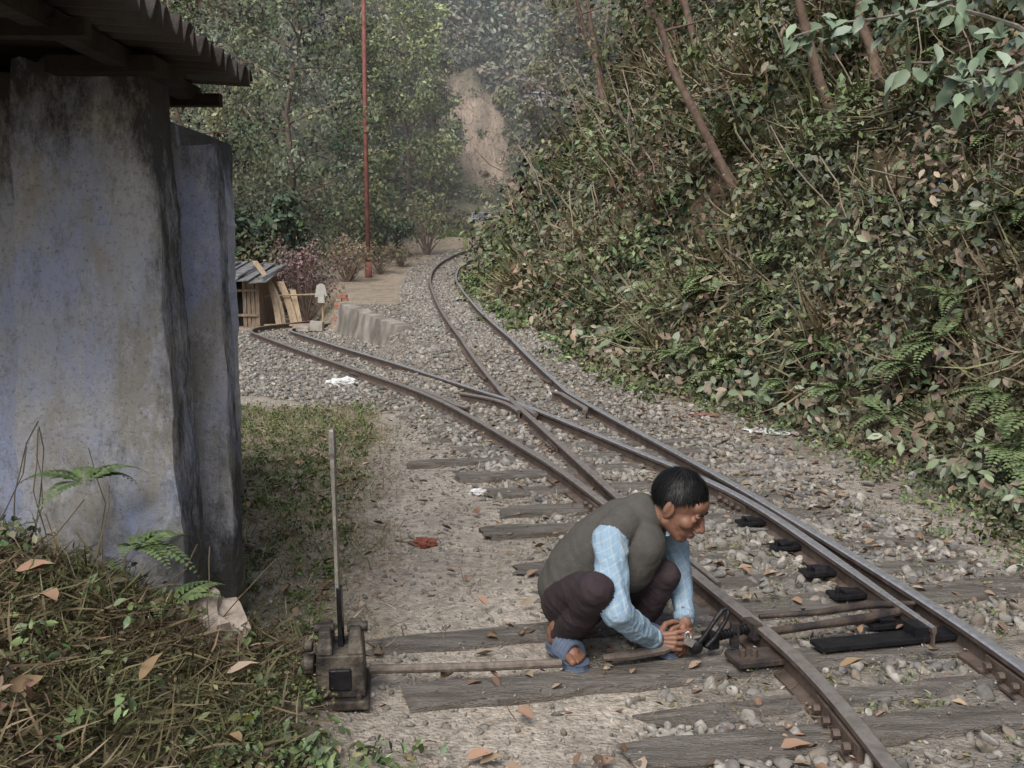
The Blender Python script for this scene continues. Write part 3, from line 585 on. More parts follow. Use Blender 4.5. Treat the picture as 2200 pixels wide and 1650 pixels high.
def branch(p0,p1,n,r,nl):
    pa=wander(p0,p1,n,.12); b.tube(pa,[r*(1-.75*i/n) for i in range(n+1)],6)
    for _ in range(nl):
        t=random.random()**.7*n; i=min(n-1,int(t)); q=pa[i].lerp(pa[i+1],t-i)+Vector([random.gauss(0,.05) for _ in range(3)]); Pl.append(q[:]); Dl.append((random.gauss(-.2,.6),random.gauss(-.3,.5),random.gauss(-.5,.35)))
    return pa
B0=(3.6,5.6,2.1)
branch(B0,(2.0,5.0,2.55),8,.03,45); branch((2.9,5.3,2.3),(1.75,4.9,2.35),6,.015,35); branch((3.0,5.4,2.4),(2.2,5.0,2.9),6,.015,55); branch((2.6,5.2,2.4),(2.15,4.9,2.15),5,.012,30); branch(B0,(2.4,5.2,2.0),7,.02,12);branch((4.2,7,3.2),(2.0,6.4,3.0),8,.03,100);branch((3.6,6.8,3.2),(1.6,6.2,2.75),8,.02,80)
b.obj('twigs',[mat('grey_bark',(.24,.22,.19),.9,.3,20,.5,60)],E); Pl=np.array(Pl);Dl=np.array(Dl)
scatter('big_leaves',Pl,rnd3(len(Pl))*.5+np.array([0,-.4,.8]),.08+.07*rng.random(len(Pl)),colmix(len(Pl),[(.18,.25,.16),(.25,.31,.24),(.14,.19,.12)],[.4,.25,.35],.15),tpl='ovate',D=Dl,parent=E)
b=MB()
for _ in range(360):
    y=5+random.random()**1.2*20; x=float(xf(y))+random.uniform(.4,.3*y+1.5); z=hz(x,y); l=random.uniform(.4,1.5)*(.5+y*.06); p0=(x-.05,y,z); p1=(x-random.uniform(.1,.6)*l,y+random.uniform(-.4,.4)*l,z+l*random.uniform(.1,1)); b.tube(wander(p0,p1,6,.3),[.0035+.0004*y]*7,4)
b.obj('dry_stems',[mat('dry_stem',(.28,.235,.18),.9,.3)],bankE)
# ------------------------------------------------------------ grass & weeds
GE=empty('grass')
def blades(name,x,y,L,c,zoff=0):
    n=len(x); z=height(x,y)+zoff; P=np.stack([x,y,z],-1); D=rnd3(n)*.85+np.array([0,0,.45]); 
    scatter(name,P,rnd3(n),L,c,D=D,tpl='blade',parent=GE)
n=40000; y=3.3+rng.random(n)*6.7; x=-.4-rng.random(n)*2.3; w=grassw(x,y)*(.1+1.2*fbm(x*3,y*3,55)); k=rng.random(n)<w; x,y=x[k],y[k]
blades('verge_grass',x,y,.03+.07*rng.random(len(x)),colmix(len(x),[(.16,.175,.085),(.26,.23,.145),(.35,.29,.21),(.21,.16,.11)],[.32,.28,.25,.15]))
n=52000; x=-.5-rng.random(n)**.8*2.6; y=1.6+rng.random(n)*1.75; k=rng.random(n)<ss(-.50,-.9,x+.2*(fbm(x*5,y*5,3)-.5)); x,y=x[k],y[k]
P=np.stack([x,y,height(x,y)+.0],-1); L=.03+.12*rng.random(len(x))**1.7; D=rnd3(len(x))*np.array([1,1,.5])+np.array([0,0,.25])
P[:,2]+=rng.random(len(x))*.10; patch=ss(.44,.6,fbm(x*4,y*4,66))[:,None]
cg=colmix(len(x),[(.20,.155,.10),(.125,.095,.063),(.135,.14,.07),(.29,.24,.165)],[.33,.28,.2,.19]); cg=cg*(1-patch*.5)+np.array([.11,.125,.06])*patch*.5
scatter('dry_grass',P,rnd3(len(x)),L,cg,D=D,tpl='blade',parent=GE,m=M_DRY)
n=330; x=-.5-rng.random(n)*2.0; y=1.9+rng.random(n)*1.35; x[:80]=-.22-rng.random(80)*.55; y[:80]=2.2+rng.random(80)*.55
z=height(x,y); clusters('small_weeds',np.stack([x,y,z+.04+.12*rng.random(n)*ss(-.6,-1,x)],-1),.03+.055*rng.random(n),colmix(n,[(.16,.22,.10),(.12,.165,.08),(.19,.185,.11),(.25,.17,.12)],[.35,.32,.18,.15],.2),13,.030,tpl='ovate',parent=GE,inner=.2,flat=.6)
n=170; x=-.55-rng.random(n)*1.8; y=2.0+rng.random(n)*1.2; z=height(x,y)
clusters('fine_weeds',np.stack([x,y,z+.05],-1),.05+.06*rng.random(n),colmix(n,[(.15,.185,.08),(.19,.18,.10)],[.6,.4],.15),60,.014,parent=GE,inner=.1,flat=.7)
n=620; y=3.6+rng.random(n)*6; x=-.72-.1*(y-4)-rng.random(n)*1.3; z=height(x,y)
clusters('verge_weeds',np.stack([x,y,z+.02],-1),.03+.09*rng.random(n)**1.5,colmix(n,[(.15,.195,.085),(.12,.15,.075),(.22,.19,.12)],[.5,.3,.2],.15),34,.024,parent=GE,inner=.1,flat=.6)
n=850; y=2.3+rng.random(n)**1.3*12; x=xSL(y)-.5+rng.random(n)*(xMR(y)-xSL(y)+1.8); z=height(x,y)
clusters('ballast_weeds',np.stack([x,y,z+.005],-1),.03+.07*rng.random(n),colmix(n,[(.17,.2,.10),(.21,.2,.12)],[.5,.5],.15),20,.018,parent=GE,inner=.1,flat=.3)
ferns('fern_plant',[(-1.17,3.1,.5),(-1.3,3.05,.72),(-1.05,3.05,.33)],.24,6,[(.16,.24,.10),(.2,.27,.12)],GE)
b=MB()
for k in range(26):
    x=-.9-random.random()*1.1; y=2.7+random.random()*.5; z=hz(x,y); b.tube(wander((x,y,z),(x+random.uniform(-.25,.25),y+random.uniform(-.1,.1),z+random.uniform(.2,.55)),6,.3),[.002]*7,4)
b.obj('stalks',[mat('stalk',(.17,.14,.09),.9)],GE)
# ------------------------------------------------------------ stones
def ico(sub):
    bm=bmesh.new(); bmesh.ops.create_icosphere(bm,subdivisions=sub,radius=1); v=np.array([q.co[:] for q in bm.verts]); f=[tuple(w.index for w in q.verts) for q in bm.faces]; bm.free(); return v,f
def stones(name,x,y,S,sub,col,parent,zk=.15,flat=True,zo=0):
    v,f=ico(sub); n=len(x); 
    A=rng.normal(size=(n,3,3)); Q,_=np.linalg.qr(A); sc=np.stack([1+.45*rng.random(n),.7+.35*rng.random(n),.45+.35*rng.random(n)],-1)
    K=nrm(rng.normal(size=(n,10,3))); hh=.42+.4*rng.random((n,10))
    U=np.repeat(v[None],n,0)
    for k in range(10):
        dd=np.einsum('nvj,nj->nv',U,K[:,k]); ex=np.maximum(dd-hh[:,k:k+1],0)*.97; U=U-ex[...,None]*K[:,k][:,None,:]
    U=U*sc[:,None,:]; U=np.einsum('nij,nvj->nvi',Q,U); U[:,:,2]*=.8
    z=height(x,y)+zo
    V=U*S[:,None,None]+np.stack([x,y,z+S*zk],-1)[:,None,:]
    return build(name,V,f,len(v),n,np.clip(col,.01,.8),[M_STONE],parent,smooth=not flat)
M_STONE=mat('river_stone',rough=.9,var=.35,scale=30,bump=.5,bscale=110,attr=True,spec=.12,bdist=.005)
BE=empty('ballast')
SC=[(.25,.238,.212),(.195,.188,.172),(.33,.315,.28),(.25,.22,.18),(.16,.157,.15)]
def rs(n,y0,y1,p):
    y=y0+(y1-y0)*rng.random(n)**p; x=xSL(y)-2.4+rng.random(n)*(xMR(y)-xSL(y)+4.6); k=rng.random(n)<gravel(x,y)*(.4+1.2*fbm(x*1.7,y*1.7,71)); return x[k],y[k]
def clearrails(x,y,r=.05):
    k=np.ones(len(x),bool)
    for f_,y0 in((xSL,0),(xMR,0),(xML,4.0),(xSR,3.5)): k&=~((np.abs(x-f_(y))<r)&(y>y0))
    return k
SLL=[(-.52,3.55),(-.34,3.10),(.33,2.70),(.42,2.97),(.5,2.35),(.1,4.12),(.55,3.9),(.02,4.5),(-.16,5.08),(-.12,5.5),(-.22,5.95),(-.35,6.4),(-.62,6.8),(-.45,7.3),(-.6,7.8),(-.75,8.35)]
def offsleepers(x,y,keep):
    k=np.ones(len(x),bool)
    for i,(ax,ay) in enumerate(SLL):
        k&=~((np.abs(y-(ay+(x-ax)*.243))<(.09 if i<5 else .065))&(x>ax-.03)&(rng.random(len(x))<keep-(.0 if i<5 else .1)))
    return k
x,y=rs(24000,2.2,7,1.15); S=.007+.034*rng.random(len(x))**2.6; k=clearrails(x,y,.055)&offsleepers(x,y,.92); x,y,S=x[k],y[k],S[k]
sl=~((x<.85)&(x>.1)&(y>3.25)&(y<3.75)&(S>.02)); x,y,S=x[sl],y[sl],S[sl]
k=S>.016; stones('near_stones',x[k],y[k],S[k],2,colmix(k.sum(),SC,[.3,.25,.15,.2,.1],.15),BE,.25)
k=~k; stones('near_chips',x[k],y[k],S[k],1,colmix(k.sum(),SC,[.3,.25,.15,.2,.1],.15),BE)
x,y=rs(36000,6.5,20,1.5); k=clearrails(x,y,.05)&offsleepers(x,y,.85); x,y=x[k],y[k]; S=.014+.036*rng.random(len(x))**2
stones('stones',x,y,S,1,colmix(len(x),SC,[.3,.22,.22,.18,.08],.15),BE,.3,flat=True)
n=6500; y=13+rng.random(n)**1.3*21; x=xML(y)-.7+rng.random(n)*1.9; k=clearrails(x,y)&(x<xf(y)); x,y=x[k],y[k]
stones('far_stones',x,y,.03+.03*rng.random(len(x)),1,colmix(len(x),SC,[.3,.2,.25,.2,.05],.15),BE,flat=False)
n=12000; y=2.2+rng.random(n)**1.2*7; x=-1+rng.random(n)*(xSL(y)+.9); x=np.where(rng.random(n)<.35,xMR(y)+.2+rng.random(n)*1.2,x); k=offsleepers(x,y,.9); x,y=x[k],y[k]; n=len(x)
stones('pebbles',x,y,.004+.016*rng.random(n)**2.5,1,colmix(n,SC,[.3,.2,.3,.15,.05],.15),BE)
n=500; y=2.3+rng.random(n)*1.5; x=-.3+rng.random(n)*2; stones('grit_on_sleepers',x,y,.003+.006*rng.random(n),1,colmix(n,SC,[.3,.2,.3,.15,.05],.15),BE,zo=.03)
n=80; x=1.02-.5*rng.random(n); y=2.36+rng.random(n)*.3; stones('stone_heap',x,y,.016+.026*rng.random(n),2,colmix(n,SC[:3],[.4,.2,.4],.1)*1.1,BE,.8)
n=40; x=.35+.3*rng.random(n); y=2.84+rng.random(n)*.08; stones('stone_group',x,y,.012+.018*rng.random(n),2,colmix(n,SC[:3],[.4,.2,.4],.1),BE,.6)
n=300; y=4.2+rng.random(n)*7; x=np.minimum(xMR(y)+.45+rng.random(n)*1.0,xf(y)); stones('side_stones',x,y,.015+.03*rng.random(n),2,colmix(n,SC,[.3,.2,.3,.15,.05],.15),BE,.4)
n=7000; y=2.2+rng.random(n)**1.4*14; x=-1.6+rng.random(n)*(xf(y)+1.7); k=rng.random(n)<(.3+.8*ss(.0,.6,x-xMR(y))+.35*ss(.5,.6,fbm(x*2,y*2,77))); x,y=x[k],y[k]
P=np.stack([x,y,height(x,y)+.02+.015*rng.random(len(x))],-1); scatter('leaf_litter',P,rnd3(len(x))*.35+np.array([0,0,1]),.015+.055*rng.random(len(x))**2.3,colmix(len(x),[(.25,.165,.11),(.28,.21,.15),(.17,.12,.09),(.36,.29,.21)],[.35,.3,.22,.13],.2),M_DRY,'curl')
n=3500; y=2.2+rng.random(n)**1.3*8; x=-1.0+rng.random(n)*(xf(y)+1.0); P=np.stack([x,y,height(x,y)+.02],-1)
scatter('twigs_and_straw',P,np.array([0,0,1])+rnd3(n)*.2,.03+.07*rng.random(n)**2,colmix(n,[(.22,.17,.12),(.33,.28,.2),(.12,.09,.07)],[.4,.3,.3],.2),M_DRY,'blade',D=rnd3(n)*np.array([1,1,.12]))
x=np.array([-1.35,-1.25,-.95,-.8,-.72,-1.5,-1.1,.02,-.2,.35,1.7,1.1,-.1,-.05,-1.7,.85]);y=np.array([2.7,2.65,2.5,2.75,2.45,2.4,2.3,3.0,3.3,2.6,4.8,3.3,3.9,2.7,2.9,2.75]);P=np.stack([x,y,height(x,y)+np.where(x<-.6,.12,.035)],-1)
scatter('large_fallen_leaves',P,rnd3(len(x))*.4+np.array([0,-.2,1]),np.where(x<-.6,.09,.07)+.03*rng.random(len(x)),colmix(len(x),[(.33,.22,.155),(.25,.18,.11),(.40,.32,.25)],[.4,.35,.25],.1),M_DRY,'curl')
def crumple(name,c,r,col,rough=.6):
    v,f=ico(3); nn=fbm(v[:,0]*3+v[:,2]*2+c[0],v[:,1]*3,c[1],3)[:,None]; v=v*np.array(r)*(.4+1.3*nn)*(1+.3*(rng.random((len(v),1))-.5)); b=MB(); b.add(v+np.array([c[0],c[1],hz(c[0],c[1])+r[2]*.5]),f); return b.obj(name,[mat(name+'_m',col,rough,.4,25,.3,60)],None)
crumple('plastic_bag',(-1.9,11.2),(.15,.1,.06),(.6,.61,.6)); crumple('plastic_bag',(-1.0,3.12),(.12,.09,.11),(.42,.36,.30)); crumple('orange_wrapper',(-.43,4.88),(.055,.045,.03),(.22,.075,.05)); crumple('white_cup',(-.2,6.0),(.055,.045,.02),(.65,.65,.65))
crumple('white_cup',(.43,10.2),(.05,.04,.04),(.7,.7,.68)); crumple('paper_scrap',(2.1,8.2),(.2,.15,.02),(.6,.63,.62)); crumple('paper_scrap',(1.15,12.2),(.12,.1,.14),(.5,.42,.33)); crumple('blue_wrapper',(-.07,2.55),(.05,.02,.008),(.1,.25,.6)); crumple('orange_wrapper',(1.7,9.0),(.12,.1,.02),(.24,.13,.10)); crumple('blue_bag',(.95,17),(.15,.12,.06),(.4,.5,.55))
# ------------------------------------------------------------ man
MAN=empty('crouching_man')
VV=lambda *a:Vector(a)
class Body:
    def __init__(s): s.mb=MB(); s.pr=[]
    def cap(s,a,b_,ra,rb,lab):
        a,b_=Vector(a),Vector(b_); s.mb.tube([a,b_],[ra,rb],20); s.mb.ell(a,(ra,)*3,u=20,w=12); s.mb.ell(b_,(rb,)*3,u=20,w=12); s.pr.append((np.array(a),np.array(b_),ra,rb,lab))
    def chain(s,pts,lab):
        for (a,ra),(b_,rb) in zip(pts[:-1],pts[1:]): s.cap(a,b_,ra,rb,lab)
    def ell(s,c,r,R,lab=None):
        s.mb.ell(c,r,R,u=20,w=14)
        if lab is not None: s.pr.append((np.array(c),np.array(c),max(r)*.8,max(r)*.8,lab))
    def mesh(s,name,vox,mats,smooth=6,parent=MAN,disp=None):
        me=bpy.data.meshes.new('tmp'); me.from_pydata(s.mb.v,[],s.mb.f); me.update(); ob=bpy.data.objects.new('tmp',me); scene.collection.objects.link(ob)
        r=ob.modifiers.new('r','REMESH'); r.mode='VOXEL'; r.voxel_size=vox; r.use_smooth_shade=True
        sm_=ob.modifiers.new('s','SMOOTH'); sm_.factor=.5; sm_.iterations=smooth
        dg=bpy.context.evaluated_depsgraph_get(); dg.update(); m2=bpy.data.meshes.new_from_object(ob.evaluated_get(dg)); bpy.data.objects.remove(ob)
        n=len(m2.vertices); co=np.empty(n*3); m2.vertices.foreach_get('co',co); co=co.reshape(-1,3)
        best=np.full(n,1e9); lab=np.zeros(n,int)
        for a,b_,ra,rb,l in s.pr:
            d=b_-a; L=max(d@d,1e-9); t=np.clip(((co-a)@d)/L,0,1); dist=np.linalg.norm(co-(a+t[:,None]*d),axis=1)-(ra+(rb-ra)*t)
            k=dist<best; best[k]=dist[k]; lab[k]=l
        if disp is not None:
            no=np.empty(n*3); m2.vertices.foreach_get('normal',no); no=no.reshape(-1,3); co=co+no*disp(co,lab)[:,None]; m2.vertices.foreach_set('co',co.ravel())
        m2.materials.clear()
        for m in mats: m2.materials.append(m)
        fl=np.empty(len(m2.loops),int); m2.loops.foreach_get('vertex_index',fl); ls=np.empty(len(m2.polygons),int); m2.polygons.foreach_get('loop_start',ls)
        m2.polygons.foreach_set('material_index',lab[fl[ls]].astype(np.int32)); m2.polygons.foreach_set('use_smooth',np.ones(len(ls),bool)); m2.name=name; m2.update()
        ob=bpy.data.objects.new(name,m2); return link(ob,parent)
M_SKIN=mat('skin',(.235,.12,.08),.5,.12,20,.1,150,spec=.4); M_TR=mat('trousers',(.040,.029,.033),.85,.25,12,.3,60); 
M_VEST=mat('wool_vest',(.088,.084,.076),.95,.15,20,.6,190,bdist=.004)
def shirtmat():
    m,nt,bs=nmat('striped_shirt'); N=nt.nodes;L=nt.links; tc=N.new('ShaderNodeTexCoord'); prev=None
    for dr in('X','Z'):
        mp=N.new('ShaderNodeMapping'); mp.inputs['Rotation'].default_value=(0,.5,.4); L.new(tc.outputs['Object'],mp.inputs[0])
        w=N.new('ShaderNodeTexWave'); w.bands_direction=dr; w.inputs['Scale'].default_value=13; w.inputs['Distortion'].default_value=.4; L.new(mp.outputs[0],w.inputs[0])
        r=N.new('ShaderNodeMapRange'); r.inputs[1].default_value=.9; r.inputs[2].default_value=1; r.inputs[4].default_value=.45; L.new(w.outputs[1],r.inputs[0])
        mx=N.new('ShaderNodeMix'); mx.data_type='RGBA'; L.new(r.outputs[0],mx.inputs[0]); mx.inputs[7].default_value=(.48,.52,.50,1)
        if prev is None: mx.inputs[6].default_value=(.26,.385,.50,1)
        else: L.new(prev,mx.inputs[6])
        prev=mx.outputs[2]
    L.new(prev,bs.inputs['Base Color']); bs.inputs['Roughness'].default_value=.85; bs.inputs['Specular IOR Level'].default_value=.15
    n=N.new('ShaderNodeTexNoise'); n.inputs['Scale'].default_value=30; bp=N.new('ShaderNodeBump'); bp.inputs['Strength'].default_value=.5; bp.inputs['Distance'].default_value=.01; L.new(n.outputs[0],bp.inputs['Height']); L.new(bp.outputs[0],bs.inputs['Normal']); return m
M_SHIRT=shirtmat()
B=Body()
B.chain([(VV(.21,3.61,.165),.098),(VV(.25,3.54,.17),.09)],0)
B.chain([(VV(.19,3.55,.17),.085),(VV(.235,3.38,.26),.078),(VV(.275,3.24,.325),.06)],0)
B.chain([(VV(.275,3.24,.325),.06),(VV(.235,3.35,.20),.058),(VV(.19,3.475,.085),.056)],0)
B.chain([(VV(.29,3.67,.17),.085),(VV(.42,3.60,.235),.075),(VV(.545,3.52,.285),.056)],0)
B.chain([(VV(.545,3.52,.285),.056),(VV(.50,3.56,.18),.054),(VV(.455,3.6,.075),.05)],0)
B.chain([(VV(.20,3.62,.215),.105),(VV(.25,3.60,.29),.118),(VV(.325,3.57,.37),.125),(VV(.40,3.55,.435),.118),(VV(.455,3.545,.485),.088)],1)
B.cap(VV(.345,3.43,.455),VV(.43,3.54,.49),.062,.07,1); B.cap(VV(.43,3.54,.49),VV(.54,3.66,.455),.07,.06,1)
B.cap(VV(.44,3.50,.40),VV(.40,3.5,.33),.10,.10,1)
B.chain([(VV(.335,3.415,.445),.062),(VV(.335,3.34,.355),.058),(VV(.345,3.25,.245),.053)],2)
B.chain([(VV(.345,3.25,.245),.053),(VV(.41,3.32,.17),.047),(VV(.487,3.405,.095),.034)],2)
B.chain([(VV(.56,3.665,.43),.06),(VV(.60,3.66,.33),.052),(VV(.615,3.62,.22),.048)],2)
B.chain([(VV(.615,3.62,.22),.048),(VV(.615,3.57,.18),.043),(VV(.612,3.515,.135),.034)],2)
def disp(co,lab):
    n=fbm(co[:,0]*22+co[:,2]*9,co[:,1]*22-co[:,2]*18,91,3)-.5
    f2=1-np.abs(2*fbm(co[:,0]*14+co[:,1]*9,co[:,2]*20+co[:,0]*8,95,2)-.75)*2
    amp=np.where(lab==2,.016,np.where(lab==0,.010,.008)); return n*amp+np.where(lab==1,.004,0)+np.where(lab==1,0,np.where(lab==0,.004,.007))*(f2-.5)
B.mesh('clothed_body',.0055,[M_TR,M_VEST,M_SHIRT],5,disp=disp)
b=MB()
b.tube([VV(.475,3.393,.106),VV(.495,3.412,.088)],[.038,.036],16); b.tube([VV(.612,3.525,.143),VV(.612,3.505,.125)],[.038,.036],16)
nk=VV(.48,3.545,.495); nd=VV(.10,-.03,.11).normalized()
b.tube([nk-nd*.01,nk+nd*.04],[.069,.061],20,cap=False)
b.add([nk+nd*.02+VV(.05,-.05,-.015),nk+nd*.0+VV(.085,-.07,-.05),nk+VV(.06,-.085,-.045)-nd*.01],[(0,1,2)]); b.obj('cuffs_and_collar',[M_SHIRT],MAN,smooth=True)
F=VV(.80,-.38,-.50).normalized(); U=(VV(.05,0,1)-F*F.dot(VV(.05,0,1))).normalized(); Rr=F.cross(U).normalized()
HM=Matrix((Rr,F,U)).transposed(); HC=VV(.582,3.50,.546); hs=1.0
hp=lambda x,y,z:HC+HM@VV(x,y,z)*hs
H=Body()
def he(c,r): H.ell(hp(*c),[q*hs for q in r],HM)
he((0,-.012,.028),(.076,.094,.09)); he((0,.022,-.025),(.063,.07,.078)); he((0,.05,-.06),(.046,.043,.045)); he((0,.068,-.094),(.024,.02,.018))
he((0,.062,.04),(.056,.034,.036))
for s in(-1,1):
    he((s*.042,.058,-.026),(.024,.028,.024)); he((s*.03,.083,.014),(.022,.011,.009)); he((s*.031,.077,-.004),(.015,.013,.012)); he((s*.012,.103,-.038),(.010,.011,.009))
    he((s*.077,-.008,-.012),(.009,.02,.032)); he((s*.084,-.016,-.004),(.008,.012,.026)); H.cap(hp(s*.058,.0,-.055),hp(s*.02,.06,-.092),.02,.017,0)
H.cap(hp(0,.092,.006),hp(0,.114,-.032),.009,.013,0); he((0,.115,-.034),(.012,.010,.010))
he((0,.089,-.064),(.025,.014,.0065)); he((0,.087,-.075),(.021,.014,.0075))
H.cap(hp(0,-.025,-.04),VV(.475,3.545,.48),.052,.058,0)
H.mesh('head',.0032,[M_SKIN],3)
b=MB()
for s in(-1,1):
    b.ell(hp(s*.031,.088,-.0085),(.012,.0035,.0022),HM,0); b.tube([hp(s*.014,.095,.021),hp(s*.03,.095,.026),hp(s*.047,.082,.02)],[.003,.004,.002],6,0)
b.ell(hp(0,.1015,-.0695),(.019,.002,.0016),HM,1)
b.obj('eyes_brows_mouth',[mat('dark_hair_line',(.01,.008,.007),.5,.1),mat('lip_line',(.07,.025,.02),.5,.1)],MAN,smooth=True)
M_HAIR=mat('black_hair',(.007,.007,.008),.5,.3,60,.5,200,spec=.3)
def line(y): return np.interp(y,[-.13,-.09,-.03,.005,.02,.06,.085,.12],[-.062,-.056,-.012,.008,.028,.056,.060,.060])
v,f=ico(5); c0=np.array([0,-.014,.032]); rr_=np.array([.082,.100,.097]); q=v*rr_+c0
nn_=fbm(v[:,0]*5+v[:,2]*2,v[:,1]*5,61,4)-.5; q=c0+(q-c0)*(1+.08*nn_[:,None])
keep=q[:,2]>line(q[:,1])+.006*np.sin(v[:,0]*60)
inn=~keep; q[inn]=c0+(q[inn]-c0)*.82
b=MB(); W=[hp(*p_) for p_ in q]; b.add(W,[t for t in f if keep[list(t)].any()]); b.obj('hair',[M_HAIR],MAN,smooth=True)
n=5200; dv=rnd3(n); dv[:,2]=np.abs(dv[:,2])*1.1-.45; dv=nrm(dv); p0=c0+dv*rr_*(.98+.03*rng.random((n,1)))
wh=np.array([0,-.05,.13]); tang=p0-wh; tang=tang-dv*np.sum(tang*dv,1,keepdims=True); tang=nrm(tang)+dv*.07+rng.normal(size=(n,3))*.12
k=p0[:,2]>line(p0[:,1])+.012; p0,tang,dv=p0[k],tang[k],dv[k]
M3=np.array(HM); P=np.array(HC)+p0@M3.T*hs; D=tang@M3.T; Nn=dv@M3.T
TPL['hair']=(np.array([(0,-.045,0),(0,.045,0),(.55,.035,.02),(.55,-.035,.02),(1,0,-.06)]),[(0,1,2,3),(3,2,4)])
scatter('hair_strands',P,Nn,.018+.015*rng.random(len(P)),np.full((len(P),3),.009)*(.6+rng.random((len(P),1))),leafmat('hair_strand',.45,.3),D=D,tpl='hair',parent=MAN)
def hand(name,w,x,y,z,curl,s=1.0,spread=1,thumb=(.5,.75,-.45)):
    x=Vector(x).normalized(); y=Vector(y); y=(y-x*y.dot(x)).normalized(); z_=Vector(z); z=(x.cross(y)); z=z if z.dot(z_)>0 else -z
    w=Vector(w); tp=lambda a,b_,c_:w+(x*a+y*b_+z*c_)*s
    Hd=Body()
    Hd.cap(tp(-.04,0,0),tp(.01,0,0),.027*s,.025*s,0)
    for yy in(.026,.009,-.009,-.025): Hd.cap(tp(.008,yy*.6,0),tp(.078-(.008 if yy<-.02 else 0),yy,.002),.014*s,.0115*s,0)
    for i,(yy,l) in enumerate(((.032,.9),(.011,1.0),(-.011,.93),(-.031,.75))):
        a=curl[0]+(i-1)*.08; p=Vector((.080-(.01 if i==3 else 0),yy,.002)); r=.0086
        for j,seg in enumerate((.042,.027,.021)):
            dd=Vector((math.cos(a),(i-1.5)*-.05*spread,-math.sin(a))).normalized(); q=p+dd*seg*l; Hd.cap(tp(*p),tp(*q),r*s,(r-.001)*s,0); p=q; r-=.001; a+=curl[1]*(1 if j else 1.1)+i*.04
    p=Vector((.022,.026,-.006)); dr=Vector(thumb).normalized(); q=p+dr*.042; Hd.cap(tp(*p),tp(*q),.0145*s,.011*s,0); dr2=(dr+Vector((.7,-.35,-.3))).normalized(); r_=q+dr2*.03; Hd.cap(tp(*q),tp(*r_),.0108*s,.0095*s,0); r2=r_+(dr2+Vector((.2,-.3,-.2))).normalized()*.024; Hd.cap(tp(*r_),tp(*r2),.0098*s,.008*s,0)
    Hd.mesh(name,.002,[M_SKIN],1)
hand('right_hand',(.492,3.412,.088),(1,-.15,.02),(0.1,.25,1),(-.1,-1,.2),(.3,.5),.92)
hand('left_hand',(.612,3.50,.125),(.02,-.45,-.45),(-.6,-.4,.5),(.8,-.4,.4),(.4,.6),.92)
M_SAN=mat('rubber_sandal',(.10,.13,.19),.6,.2,20,.1); 
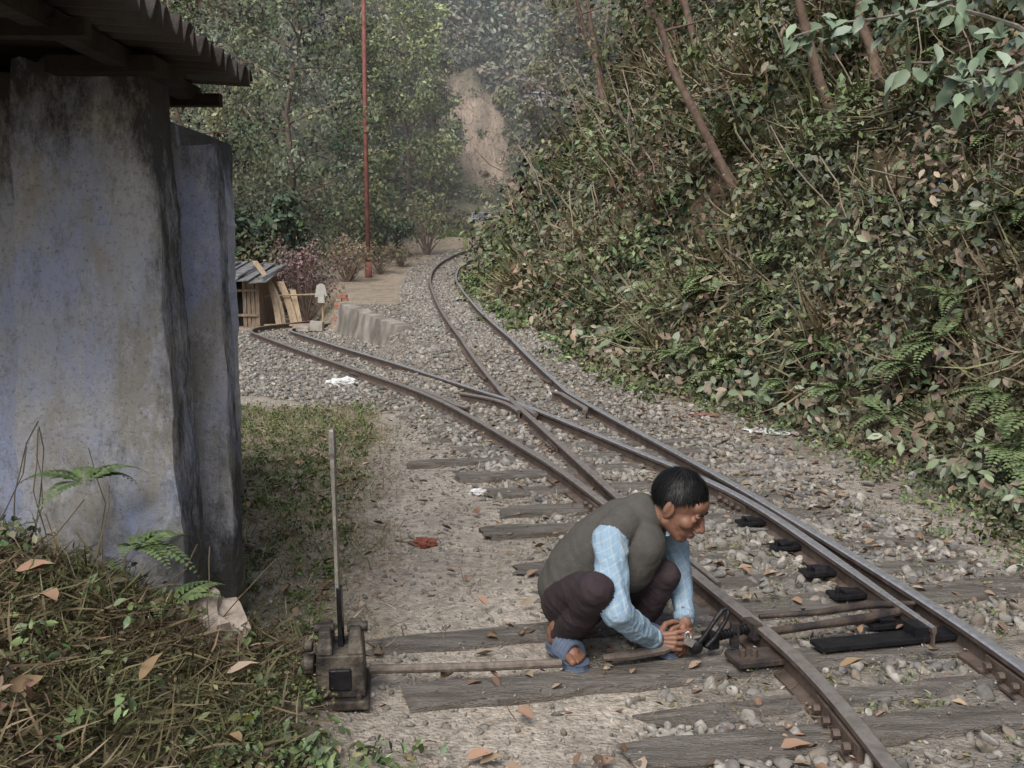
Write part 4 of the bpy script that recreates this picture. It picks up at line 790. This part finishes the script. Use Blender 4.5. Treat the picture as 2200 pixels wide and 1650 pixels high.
def foot(name,heel,toe,zg):
    heel=Vector((*heel,0));toe=Vector((*toe,0)); d=(toe-heel).normalized(); s=Vector((d.y,-d.x,0)); L=.245; T_=lambda a,b_,c_:heel+d*a*L+s*b_*L+Vector((0,0,zg+c_*L))
    ft=Body(); ft.chain([(T_(.16,0,.26),.033),(T_(.15,0,.2),.03)],0); ft.chain([(T_(.13,0,.2),.028),(T_(.5,.02,.19),.028),(T_(.75,.02,.15),.026)],0); ft.cap(T_(.15,0,.17),T_(.2,0,.35),.03,.028,0)
    ft.cap(T_(.72,.08,.15),T_(.7,-.07,.15),.021,.019,0)
    for i,(o,l,r) in enumerate(((.13,.97,.0125),(.055,.97,.009),(-.005,.93,.0085),(-.06,.88,.008),(-.11,.82,.0078))): ft.cap(T_(.74,o*.8,.14),T_(l,o,.125),r+.003,r,0)
    ft.mesh(name,.003,[M_SKIN],2)
    b=MB(); out=[(0,.0),(.02,.1),(.2,.135),(.45,.13),(.72,.19),(.92,.19),(1.03,.1),(1.05,0),(1.0,-.1),(.85,-.17),(.6,-.16),(.4,-.12),(.2,-.13),(.02,-.1)]
    k=len(out); vs=[T_(a,b_,.0) for a,b_ in out]+[T_(a,b_,.085) for a,b_ in out]; b.add(vs,[tuple(range(k)),tuple(range(k,2*k))[::-1]]+[(i,(i+1)%k,k+(i+1)%k,k+i) for i in range(k)])
    for a0 in(.42,.5,.58,.66,.74):
        arc=[T_(a0+.03*math.cos(t),.17*math.cos(t),.09+.21*math.sin(t)) for t in np.linspace(0,math.pi,10)]; b.tube(arc,.0125,6)
    b.obj(name+'_sandal',[M_SAN],MAN,smooth=False,bevel=.003)
foot('right_foot',(.14,3.53),(.25,3.27),.022); foot('left_foot',(.43,3.63),(.57,3.42),.022)
# ------------------------------------------------------------ valley mist (air volume filling the valley)
b=MB(); b.box((0,76,22),(150,104,64)); mo=b.obj('valley_mist',[],None)
mm=bpy.data.materials.new('mist'); mm.use_nodes=True; nt=mm.node_tree; nt.nodes.remove(nt.nodes['Principled BSDF']); vs_=nt.nodes.new('ShaderNodeVolumeScatter'); vs_.inputs['Color'].default_value=(.94,.96,1,1); vs_.inputs['Density'].default_value=.0075; nt.links.new(vs_.outputs[0],nt.nodes['Material Output'].inputs['Volume']); mo.data.materials.append(mm)
# ------------------------------------------------------------ light, camera
w=bpy.data.worlds.new('World'); scene.world=w; w.use_nodes=True; nt=w.node_tree; bg=nt.nodes['Background']; sk=nt.nodes.new('ShaderNodeTexSky'); sk.sky_type='NISHITA'; sk.sun_disc=False
el,az=math.radians(52),math.radians(200)
sk.sun_elevation=el; sk.sun_rotation=az; sk.air_density=1.0; sk.dust_density=4; sk.ozone_density=1
nt.links.new(sk.outputs[0],bg.inputs[0]); bg.inputs[1].default_value=.15
su=bpy.data.lights.new('sun','SUN'); su.energy=2.4; su.angle=math.radians(38); su.color=(1,.97,.93); so=bpy.data.objects.new('sun',su); link(so)
dv=Vector((math.sin(az)*math.cos(el),math.cos(az)*math.cos(el),math.sin(el))); so.rotation_euler=dv.to_track_quat('Z','Y').to_euler()
cam=bpy.data.cameras.new('camera'); cam.lens=36; cam.sensor_width=36; cam.clip_end=600; co=bpy.data.objects.new('camera',cam); co.location=(0,0,1.4); co.rotation_euler=(math.radians(83),0,0); link(co); scene.camera=co
scene.view_settings.view_transform='Standard'; scene.view_settings.look='None'; scene.view_settings.exposure=0
